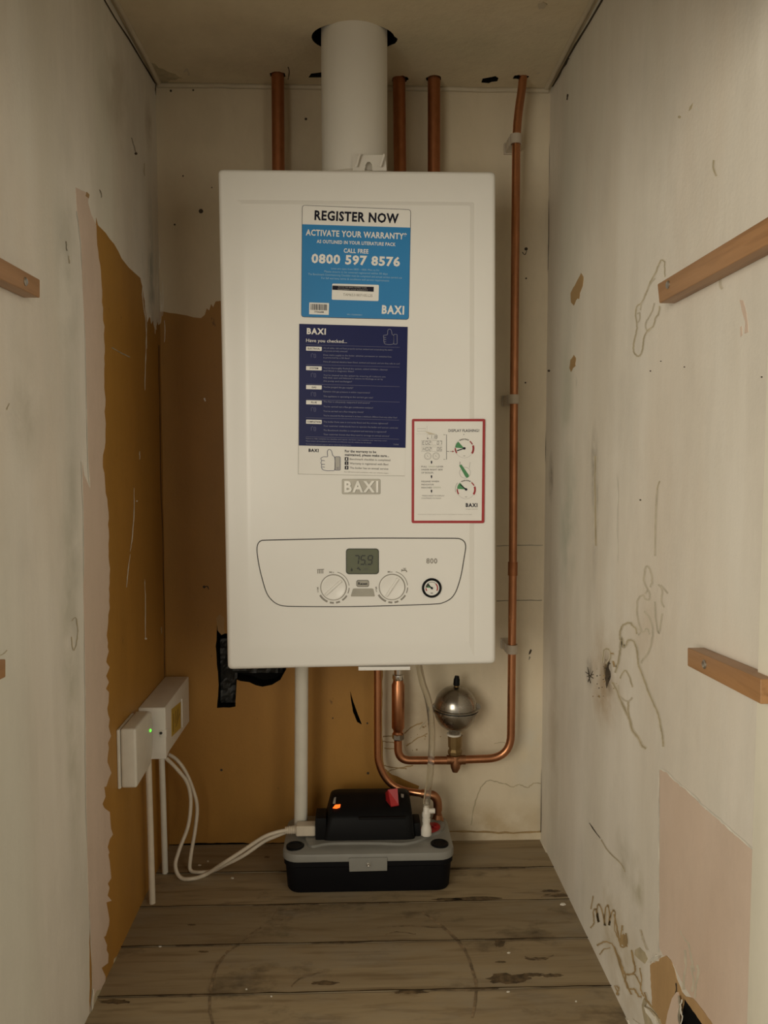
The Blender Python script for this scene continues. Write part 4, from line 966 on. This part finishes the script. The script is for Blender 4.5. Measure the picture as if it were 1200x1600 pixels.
mb.tube([PB(712, 1180, PY), PB(712, 1190, PY), PB(711.5, 1200, PY-.003), PB(711, 1206, PY-.003)], [k+.001, k+.002, k, k*.6], 'copper_dark', 20)
o = mb.build('tee_fitting', run); o['label'] = 'dark tarnished tee fitting'
mb = MB(); yv = PY; A = PB(622, 1150, PY)
def vz(py): return PB(622, py, PY).z
A = Vector((A.x, PY, 0))
mb.lathe(A, (0, 0, 1), [(vz(1152), r+.001), (vz(1146), r+.003), (vz(1143), r+.001), (vz(1140), r+.002), (vz(1137), .0112), (vz(1070), .0112), (vz(1066), .0092), (vz(1058), .0085)], 'copper', 24)
o = mb.build('sleeve', run); o['label'] = 'fatter copper cylinder below the boiler'
mb = MB(); mb.lathe(A, (0, 0, 1), [(vz(1156), .0085), (vz(1154), .0108), (vz(1147), .0108), (vz(1145), .0085)], 'steel', 6); mb.build('nut', run, smooth=20)
mb = MB(); mb.lathe(A, (0, 0, 1), [(vz(1062), .0095), (vz(1059), .0105), (vz(1054), .010), (vz(1053), .007), (base.z+.001, .007)], 'chrome', 12); o = mb.build('valve', run); o['label'] = 'chrome valve joining the boiler underside'
# pipe clips
for (px, py, lab) in ((806, 218, 'white plastic pipe clip near the ceiling'), (802, 624, 'white plastic pipe clip halfway up the back wall'), (800, 1014, 'white plastic pipe clip beside the boiler bottom corner')):
    mb = MB(); c = PB(px, py, PY); w_ = r+.0028; h_ = .0078
    mb.lathe((c.x, PY, c.z-h_), (0, 0, 1), [(0, r+.0008), (0, w_), (2*h_, w_), (2*h_, r+.0008)], 'clip', 24, False)
    mb.box((c.x-w_*1.05, PY+r+.0005, c.z-h_), (c.x+w_*1.05, -.0003, c.z+h_), 'clip', .001)
    mb.box((c.x-w_*1.25, -.006, c.z-h_*1.2), (c.x+w_*1.25, -.0003, c.z+h_*1.2), 'clip', .001)
    tag(mb.build('pipe_clip', loc=(c.x, -.0003, c.z)), lab, 'pipe clip', 'clips on the right-hand pipe')
# shock arrestor
vess = thing('shock_arrestor', PB(711, 1178, PY), 'small round steel pressure vessel on a brass neck above the tee', 'pressure vessel')
X = PB(711, 1178, PY).x
def z_(py): return PB(711, py, PY).z
C = Vector((X, PY, 0)); pm = (PB(712, 1110, PY)-PB(711, 1110, PY)).length; RS = 33*pm
zc = z_(1107)
up_ = Vector((.04, -.02, 1)).normalized(); CC = Vector((X, PY, zc))
mb = MB(); pr = [(RS*math.sin(math.radians(a)), RS*math.cos(math.radians(a))) for a in range(5, 90, 6)]
mb.lathe(CC, up_, [(.0035, RS)]+[(d*.98+.0035, rr) for d, rr in pr]+[(RS+.003, .001)], 'steel', 48); mb.build('upper_dome', vess, smooth=50)
mb = MB(); mb.lathe(CC, -up_, [(.0035, RS*1.0)]+[(d*.98+.0035, rr) for d, rr in pr if rr > .010]+[(RS*1.10, .0098), (RS*1.26, .0095)], 'steel', 48); mb.build('lower_bowl', vess, smooth=50)
mb = MB(); mb.lathe(CC, up_, [(-.0052, RS*.98), (-.0052, RS*1.05), (-.0044, RS*1.09), (-.0010, RS*1.09), (-.0008, RS*.98)], 'steel', 48, False); mb.lathe(CC, up_, [(.0008, RS*.98), (.001, RS*1.09), (.0028, RS*1.09), (.0034, RS*1.04), (.0036, RS*.98)], 'steel', 48, False)
for s_ in (1, -1):
    c = CC+Vector((s_*RS*1.03, 0, .0012*s_+.002)); mb.lathe(c+Vector((0, .003, 0)), N_, [(0, .006), (.006, .006)], 'steel', 20)
mb.build('rim', vess, smooth=40)
mb = MB(); mb.lathe(CC, up_, [(-.0009, RS*.99), (-.0009, RS*1.03), (.0009, RS*1.03), (.0009, RS*.99)], 'rim_black', 48, False); o = mb.build('seal', vess); o['label'] = 'black seal line between the halves'
T = CC+up_*(RS+.001)
mb = MB(); mb.lathe(T, up_, [(0, .0045), (.003, .0045), (.0035, .0032), (.005, .0032), (.0052, .0042), (.007, .0042), (.0072, .003), (.015, .003)], 'brass', 16); mb.build('valve_stem', vess)
mb = MB(); hh = z_(1056)-T.z; mb.lathe(T, up_, [(hh-.0165, .0048), (hh-.0155, .0056), (hh-.006, .0054), (hh-.0035, .0044), (hh, .0038), (hh+.0002, .001)], 'black', 16); o = mb.build('cap', vess); o['label'] = 'black valve cap'
B = CC-up_*(RS*1.24); mb = MB(); mb.lathe(B, -up_, [(-.001, .0125), (.002, .0125)], 'plastic', 24); o = mb.build('sealing_tape', vess); o['label'] = 'white ring at the neck'
mb = MB(); zb = z_(1181)
mb.lathe((X, PY, zb), (0, 0, 1), [(0, .009), (.004, .0125), (.009, .0128), (.0135, .0105), (.0155, .0105), (.016, .0122), (B.z-zb-.002, .0128)], 'brass', 8); mb.build('neck', vess, smooth=20)

# ------------------------------------------------------------------ condensate pump
YP = -.178
zt = PB(575, 1343, YP).z; zd = PB(575, 1324, YP-.002).z
pc = PB(575, 1396, YP); pump = thing('condensate_pump', (pc.x, -.11, 0), 'black condensate pump with grey deck standing on the floorboards', 'pump')
xl, xr = PB(443.5, 1370, YP).x, PB(708, 1370, YP).x; YB = -.042
def rr3(x0, x1, y0, y1, r, z, n=6): return [Vector((p[0], p[1], z)) for p in rrect(x0, y0, x1, y1, r, n)]
mb = MB()
mb.loops([rr3(xl+.006, xr-.006, YP+.005, YB, .020, 0), rr3(xl+.004, xr-.004, YP+.002, YB, .021, .004), rr3(xl+.001, xr-.001, YP, YB, .022, zt-.012), rr3(xl-.001, xr+.001, YP-.002, YB, .022, zt-.010), rr3(xl-.001, xr+.001, YP-.002, YB, .022, zt)], 'black2')
mb.build('tank', pump)
mb = MB(); e = .003
mb.loops([rr3(xl-e, xr+e, YP-.004, YB+.004, .026, zt-.001), rr3(xl-e, xr+e, YP-.004, YB+.004, .026, zt+.007), rr3(xl-e+.001, xr+e-.001, YP-.003, YB+.003, .026, zt+.0105), rr3(xl+.003, xr-.003, YP+.003, YB, .024, zt+.0135), rr3(xl+.01, xr-.01, YP+.012, YB-.006, .02, zt+.0145)], 'grey')
ZD = zt+.0145
# raised plinth under the motor with a swept front
q = [PF(*p, ZD+.003) for p in spline([(487, 1322), (510, 1318), (545, 1317), (590, 1317), (630, 1318), (655, 1313), (672, 1305), (690, 1298), (693, 1285), (660, 1280), (560, 1280), (500, 1284), (480, 1296), (478, 1312)], 4, True)]
mb.slab([Vector((v.x, min(max(v.y, YP+.012), YB-.004), ZD-.002)) for v in q], (0, 0, 1), .006, 'grey')
mb.build('deck', pump)
tb = [PB(*p, YP-.004) for p in ((545, 1340), (605, 1339), (605, 1359.5), (546, 1361))]
mb = MB(); mb.prism8([v+Vector((0, -.0025, 0)) for v in tb], [v+Vector((0, .004, 0)) for v in tb], 'grey', .0008); mb.build('latch_plate', pump)
mb = MB(); c = PB(575.5, 1350.5, YP-.0065); mb.lathe(c, N_, [(-.001, .0055), (.0008, .0055), (.001, .0042)], 'grey', 20); mb.lathe(c, N_, [(0, .0032), (.0022, .0030), (.003, .0018), (.0026, .0012)], 'screw', 16); o = mb.build('screw', pump); o['label'] = 'shiny screw on the grey latch plate'
for x, y in ((461, 1324), (687, 1320)):
    mb = MB(); c = PF(x, y, ZD); c.y = max(c.y, YP+.02); mb.lathe((c.x, c.y, ZD-.003), (0, 0, 1), [(0, .0145), (.0045, .0145), (.0055, .0130), (.0050, .0105), (.0040, .0098), (.0040, .001)], 'black', 32); o = mb.build('port_plug', pump); o['label'] = 'round black port plug in the deck'
# motor cover
YM = -.150
def mo(x, y): return PB(x, y, YM)
xa, xb_ = mo(503, 1300).x, mo(649, 1300).x; zb = ZD+.002; zs = mo(575, 1277).z; zT = PB(575, 1236, -.085).z
sec = [(YM+.0, zb), (YM, zb+.004), (YM+.001, zs-.003), (YM+.004, zs+.001), (YM+.016, zs+.010), (YM+.036, zT-.006), (YM+.050, zT-.001), (YM+.062, zT), (YM+.085, zT-.004), (YM+.092, zT-.014), (YM+.094, zb)]
mb = MB(); rings = []
cyz = (YM+.05, zb+.012)
for x, k, dz in ((xa, .80, 0), (xa+.0012, .90, 0), (xa+.004, .955, 0), (xa+.010, .985, 0), (xa+.018, 1, 0), (xb_-.016, 1, 0), (xb_-.008, .985, 0), (xb_-.003, .95, 0), (xb_-.0008, .90, 0), (xb_, .80, 0)):
    rings.append([Vector((x+((xa+xb_)/2-x)*(.16 if x < (xa+xb_)/2 else .07)*max(0, z-zb)/(zT-zb), cyz[0]+(y-cyz[0])*k, max(zb, cyz[1]+(z-cyz[1])*k) if z > zb else zb)) for y, z in sec])
mb.loops(rings, 'black'); mb.build('motor_cover', pump, smooth=40)
mb = MB(); a, b = mo(560, 1279), mo(633, 1276.5); mb.box((a.x, YM-.0022, a.z-.0012), (b.x, YM+.004, b.z+.0006), 'black', .0008)
mb.build('grip', pump)
def onM(x, y, o=.0007):
    """point on the sloped upper face of the motor cover"""
    best = None
    for (y0, z0), (y1, z1) in list(zip(sec, sec[1:]))[3:7]:
        n = Vector((0, -(z1-z0), (y1-y0))).normalized()
        d = rgt*((x-600)/FPX)-up*((y-800)/FPX)+fwd; A0 = Vector((0, y0, z0)); t = n.dot(A0-CAM)/n.dot(d); p = CAM+d*t
        k = (p.y-y0)/(y1-y0)
        if -.25 <= k <= 1.25 and (best is None or abs(k-.5) < best[0]): best = (abs(k-.5), p+n*o)
    return best[1] if best else PB(x, y, YM+.03)
mb = MB(); mb.slab([onM(*p, .0) for p in ((602, 1240), (606, 1235), (621, 1233), (623, 1259), (611, 1261), (603, 1251))], (0, -.5, .8), .0022, 'red'); mb.face([onM(*p, .003) for p in ((610, 1234.5), (620, 1233.5), (621, 1246), (611, 1247))], 'label_grey')
o = mb.build('alarm_label', pump, smooth=0); o['label'] = 'red tab with a grey square'
mb = MB(); mb.slab([onM(*p, .0) for p in ((520, 1263), (524, 1258), (532, 1257.5), (531, 1262), (526, 1263.5))], (0, -.5, .8), .0015, 'led_o'); o = mb.build('indicator_lamp', pump, smooth=0); o['label'] = 'glowing orange lamp'
mb = MB(); mb.slab([onM(*p, .0) for p in ((520, 1256), (522, 1247), (525, 1246), (524, 1256))], (0, -.5, .8), .0012, 'label_grey'); o = mb.build('lamp_marking', pump, smooth=0); o['label'] = 'pale grey stripe above the orange lamp'
mb = MB(); mb.slab([onM(*p) for p in ((626.5, 1241), (631, 1242), (630.5, 1247), (627, 1246.5))], (0, -.5, .8), .0008, 'label_grey')
o = mb.build('cover_marking', pump, smooth=0); o['label'] = 'tiny pale mark right of the red tab'
mb = MB(); a, b = PB(493, 1316, YM+.008), PB(506, 1277, YM+.008); mb.box((a.x, YM+.004, a.z), (b.x+.004, YM+.045, b.z), 'black', .002); mb.build('power_socket', pump)
mb = MB(); a, b = PB(645, 1312, YM+.02), PB(657, 1283, YM+.02); mb.box((a.x, YM+.012, ZD), (b.x, YM+.05, b.z), 'black', .003); mb.build('outlet_housing', pump)
# outlet valve with its red base
cv = PB(666, 1303, -.135); V0 = Vector((cv.x, -.135, ZD+.001)); pz = lambda y: PB(666, y, -.135).z
mb = MB(); q = spline([(650, 1306), (664, 1306), (678, 1304), (687, 1299), (686, 1293), (678, 1290), (668, 1292), (656, 1298)], 4, True); mb.slab([PF(*p, ZD) for p in q], (0, 0, 1), .006, 'red')
mb.lathe(PF(679, 1296.5, ZD), (0, 0, 1), [(.006, .006), (.008, .0058), (.008, .003), (.0065, .0028)], 'red', 20)
o = mb.build('valve_base', pump); o['label'] = 'red twist base under the white outlet valve'
zo = pz(1304)
mb = MB(); Z = lambda y: pz(y)-V0.z
mb.lathe(V0, (0, 0, 1), [(Z(1304), .0088), (Z(1296), .0088), (Z(1292), .0078), (Z(1288), .0062), (Z(1284), .0060), (Z(1283.5), .0068), (Z(1279), .0068), (Z(1278.5), .0062), (Z(1276), .0062), (Z(1275.5), .0070), (Z(1270), .0070), (Z(1268), .0054), (Z(1260), .0050), (Z(1258), .0044)], 'plastic', 20)
a = PB(670, 1267, -.135); mb.tube([a, a+Vector((.010, 0, 0))], .0042, 'plastic', 14); o = mb.build('outlet_valve', pump); o['label'] = 'white stacked outlet valve'
# clear hose
mb = MB(); vt = Vector((V0.x, -.135, pz(1262)))
pts = [Vector((PB(652, 1043, -.10).x, -.10, base.z+.002)), PB(660, 1066, -.09), PB(668, 1090, -.085), PB(673, 1120, -.085), PB(675, 1150, -.085), PB(674, 1180, -.09), PB(671.5, 1215, -.105), PB(668, 1240, -.125), vt]
pa = [Vector(p) for p in spline([tuple(v) for v in pts], 6)]
mb.tube(pa, .0056, 'hose', 16); tag(mb.build('clear_hose', loc=tuple(vt)), 'clear plastic hose hanging from the boiler to the pump', 'hose')
# waste pipe and discharge pipe
mb = MB(); yw = -.100; a = PB(471.5, 1045, yw); b = PB(470, 1290, yw)
mb.tube([Vector((b.x, yw, ZD)), Vector((b.x, yw, ZD+.01)), b, Vector((a.x, yw, base.z+.003))], .0112, 'pvc', 28)
tag(mb.build('waste_pipe', loc=(b.x, yw, ZD)), 'straight white waste pipe from the boiler down to the pump deck', 'pipe')
dis = thing('copper_pipe', (PB(684, 1280, -.07).x, -.07, ZD), 'thin copper pipe bending behind the pump from the boiler underside', 'pipe')
mb = MB(); pts = [Vector((PB(590, 1046, -.055).x, -.055, base.z+.002)), PB(590, 1185, -.055), PB(594, 1200, -.055), PB(602, 1216, -.055), PB(614, 1228, -.056), PB(632, 1236, -.058), PB(664, 1240.5, -.066)]
pa = fillet(pts[:2]+pts[2:], .02, 5); mb.tube(pa, .0062, 'copper', 18); mb.build('tube', dis)
mb = MB(); e = PB(683, 1243, -.07); pts = [PB(659, 1240, -.065), PB(668, 1241, -.068), PB(678, 1243.5, -.07), PB(683, 1251, -.07), PB(684, 1260, -.07), PB(684, 1266, -.07)]
mb.tube([Vector(p) for p in spline([tuple(v) for v in pts], 5)], .0076, 'copper_dark', 18); mb.tube([PB(684, 1264, -.07), Vector((PB(684, 1264, -.07).x, -.07, ZD+.004))], .0064, 'copper_dark', 18); o = mb.build('elbow', dis); o['label'] = 'darker copper elbow'
mb = MB(); c = Vector((PB(684, 1264, -.07).x, -.07, ZD-.001)); mb.lathe(c, (0, 0, 1), [(0, .0105), (.0035, .0105), (.006, .0085), (.012, .0072)], 'copper_dark', 24); o = mb.build('grommet', dis); o['label'] = 'dark ring where the pipe enters the pump'

# ------------------------------------------------------------------ boxes on the left wall
c5b = crop(160, 1040, 6.6667)
y0 = PL(*c5b(370, 470)).y; f0 = P(*c5b(655, 470), 'y', y0)
xw = f0.x; zt_ = P(*c5b(500, 440), 'y', y0).z; zb_ = P(*c5b(600, 978), 'y', y0).z
yb_ = -.012
wb = thing('wiring_box', (0, (y0+yb_)/2, zb_), 'large white wiring box with a yellow label on the left wall near the corner', 'junction box')
prof = [(y0, zb_), (y0, zt_), (yb_, zt_), (yb_, P(*c5b(872, 640), 'x', xw).z), (P(*c5b(700, 905), 'x', xw).y, zb_+.004)]
mb = MB(); t = bmesh.new(); a = [t.verts.new((.0003, y, z)) for y, z in prof]; b = [t.verts.new((xw, y, z)) for y, z in prof]; t.faces.new(a); t.faces.new(b[::-1])
for i in range(5): t.faces.new((a[i], b[i], b[(i+1) % 5], a[(i+1) % 5]))
bmesh.ops.recalc_face_normals(t, faces=t.faces[:]); bmesh.ops.bevel(t, geom=t.edges[:], offset=.0022, segments=3, profile=.6, affect='EDGES'); mb.add(t, 'plastic'); mb.build('body', wb)
mb = MB(); mb.slab([PL(*c5b(*p), xw) for p in ((718, 455), (815, 375), (815, 650), (720, 742))], (1, 0, 0), .0004, 'yellow')
for a, b in (((735, 500), (735, 690)), ((760, 470), (755, 600)), ((785, 450), (770, 570)), ((800, 500), (760, 640))): mb.face([p+Vector((.0007, 0, 0)) for p in (PL(*c5b(a[0]-3, a[1]), xw), PL(*c5b(a[0]+3, a[1]), xw), PL(*c5b(b[0]+3, b[1]), xw), PL(*c5b(b[0]-3, b[1]), xw))], 'yellow_ink')
o = mb.build('label_plate', wb, smooth=0); o['label'] = 'yellow wiring label'
mb = MB(); a, b = PL(*c5b(826, 345), xw), PL(*c5b(826, 650), xw); mb.box((xw-.001, a.y-.0012, b.z), (xw+.0012, a.y+.0012, a.z), 'plastic', .0004); mb.build('lid_ridge', wb)
mb = MB(); a = P(*c5b(600, 670), 'y', y0); b = P(*c5b(668, 745), 'y', y0); mb.box((a.x, y0-.0015, b.z), (b.x, y0+.012, a.z), 'plastic', .0008); c = P(*c5b(610, 703), 'y', y0-.0016); mb.lathe(c, N_, [(0, .0022), (.0008, .0020)], 'rim_black', 14); mb.build('lid_catch', wb)
# receiver
y1_ = PL(*c5b(147, 900)).y; fr = P(*c5b(352, 900), 'y', y1_); xr_ = fr.x; zt2 = P(*c5b(250, 662), 'y', y1_).z; zb2 = P(*c5b(250, 1288), 'y', y1_).z
ye = P(*c5b(528, 700), 'x', xr_).y
rb = thing('receiver_unit', (0, (y1_+ye)/2, zb2), 'small off-white heating receiver with a green light on the left wall', 'receiver')
mb = MB(); xs_ = P(*c5b(185, 900), 'y', y1_).x
mb.box((.0003, y1_, zb2), (xs_-.0003, ye-.02, zt2-.0012), 'plastic_grey', .0018, 3); mb.build('back_plate', rb)
mb = MB()
prof = [(y1_+.0003, zb2+.001), (y1_+.0003, zt2), (ye-.016, zt2), (ye-.005, zt2-.0045), (ye, zt2-.014), (ye, zb2+.030), (ye-.010, zb2+.012), (ye-.022, zb2+.004)]
t = bmesh.new(); n5 = len(prof); a = [t.verts.new((xs_+.0002, y, z)) for y, z in prof]; b = [t.verts.new((xr_, y, z)) for y, z in prof]; t.faces.new(a); t.faces.new(b[::-1])
for i in range(n5): t.faces.new((a[i], b[i], b[(i+1) % n5], a[(i+1) % n5]))
bmesh.ops.recalc_face_normals(t, faces=t.faces[:]); bmesh.ops.bevel(t, geom=t.edges[:], offset=.0038, segments=4, profile=.55, affect='EDGES'); mb.add(t, 'plastic_grey'); mb.build('cover', rb, smooth=40)
mb = MB(); c = P(*c5b(497, 676), 'x', xr_); mb.lathe(c, (1, 0, 0), [(-.001, .0024), (.0012, .0022), (.0018, .0012)], 'led_g', 16); o = mb.build('indicator_lamp', rb); o['label'] = 'glowing green lamp'
# conduits to the floor
for (p0, p1, wpx, lab) in (((c5b(478, 1120)), (238, 1411), 10, 'white cable conduit from the receiver down the left wall to the floor'), ((c5b(612, 980)), (258, 1364), 9.5, 'off-white cable conduit from the wiring box down to the floor near the corner')):
    b = PF(*p1); a = P(*p0, 'y', b.y); mb = MB(); w_ = (PB(p1[0]+wpx, p1[1], b.y)-PB(*p1, b.y)).length/2
    zt3 = zb2+.006 if wpx == 10 else zb_+.004
    mb.tube([Vector((b.x, b.y, 0)), Vector((b.x*.6+a.x*.4, b.y+.0005, zt3*.5)), Vector((a.x, b.y+.001, zt3))], w_, 'cable' if wpx == 10 else 'pvc', 18)
    tag(mb.build('cable_conduit', loc=tuple(b)), lab, 'conduit', 'conduits on the left wall')
# flex cables and plug
RC = .0032
def fl(x, y): v = PF(x, y, RC+.0005); return v
plug = PB(463, 1296, YM+.02)
ca = [PB(*c5b(660, 960), -.10), PB(275, 1200, -.09), PB(292, 1222, -.085), PB(298, 1250, -.085), PB(294, 1290, -.095), PB(280, 1328, -.11), PB(274, 1353, -.118), fl(282, 1371), fl(300, 1373), fl(322, 1366), PB(350, 1348, -.13), PB(375, 1332, -.13), PB(410, 1309, -.13), PB(430, 1301, -.13), PB(449, 1297, -.13)]
cb = [PB(*c5b(690, 925), -.07), PB(277, 1188, -.07), PB(291, 1208, -.07), PB(303, 1238, -.07), PB(308, 1262, -.07), PB(305, 1296, -.08), PB(298, 1338, -.095), fl(298, 1360), fl(316, 1363), fl(334, 1360), PB(352, 1351, -.117), PB(380, 1337, -.124), PB(412, 1315, -.122), PB(432, 1306, -.122), PB(449, 1299, -.124)]
for pts, lab in ((ca, 'white flex from the wiring box in a wide low loop to the pump plug'), (cb, 'white flex with the tighter loop beside the back wall to the pump plug')):
    mb = MB(); mb.tube([Vector(p) for p in spline([tuple(v) for v in pts], 7)], RC, 'cable', 12); tag(mb.build('power_cable', loc=tuple(pts[7])), lab, 'cable', 'cables from the wiring box')
pl = thing('cable_plug', PB(478, 1303, -.127), 'white cable plug pushed into the left end of the pump', 'plug')
mb = MB(); a, b = PB(463, 1303, -.127), PB(493.5, 1286.5, -.127); mb.box((a.x, -.138, a.z), (b.x, -.116, b.z), 'cable', .003, 3); mb.build('body', pl)
mb = MB(); a = PB(446, 1297.5, -.127); b = PB(464, 1296, -.127); n = 12
mb.tube([a.lerp(b, i/n) for i in range(n+1)], [.0062-.0009*(i % 2)+.0012*i/n for i in range(n+1)], 'cable', 16); mb.build('strain_relief', pl)

# ------------------------------------------------------------------ battens
def batten(fr, wall_x, lab, screw=None, name='batten'):
    """fr: face corners (top far, bottom far, bottom near, top near) on the inner plane"""
    d = Vector((1 if wall_x > .3 else -1, 0, 0))
    mb = MB(); back = [Vector((wall_x-(.0003 if wall_x > .3 else -.0003), v.y, v.z)) for v in fr]
    mb.prism8(fr, back, 'batten', .0012)
    t = thing(name, tuple((fr[0]+fr[1])/2), lab, 'batten', 'wooden shelf battens'); mb.build('rail', t)
    if screw:
        mb = MB(); mb.lathe(screw-d*.0, -d, [(-.001, .0042), (.0008, .0042), (.0016, .0030), (.0012, .0012)], 'screw', 16); mb.build('screw', t)
TR = W-.017
batten([PR(1027, 444, TR), PR(1030, 474, TR), PR(1206, 378, TR), PR(1206, 334.5, TR)], W, 'long upper wooden batten slanting across the right wall', PR(1044, 445, TR))
batten([PR(1074, 1012, TR), PR(1074, 1040.5, TR), PR(1188.5, 1100.5, TR), PR(1188.5, 1061, TR)], W, 'lower wooden batten with a screw on the right wall by the door casing', PR(1101, 1038, TR))
TL = .017
batten([PL(62.5, 437, TL), PL(62.5, 465.5, TL), PL(-30, 421, TL), PL(-30, 385, TL)], 0, 'upper wooden batten on the left wall, cut off by the frame', PL(39.5, 440, TL))
batten([PL(9, 1030, TL), PL(9, 1058, TL), PL(-40, 1082, TL), PL(-40, 1032, TL)], 0, 'lower batten end just showing on the left wall', None)
# paint flake on the floorboards
mb = MB(); c = PF(879, 1413.5); mb.slab([PF(*p) for p in ((875, 1414), (877, 1412), (882, 1412), (884, 1414), (880, 1415))], (0, 0, 1), .0015, 'drip'); tag(mb.build('paint_flake', loc=tuple(c), smooth=0), 'small white paint flake on the floor by the right wall', 'debris')
for o in bpy.data.objects:
    if '_base' in o: del o['_base']
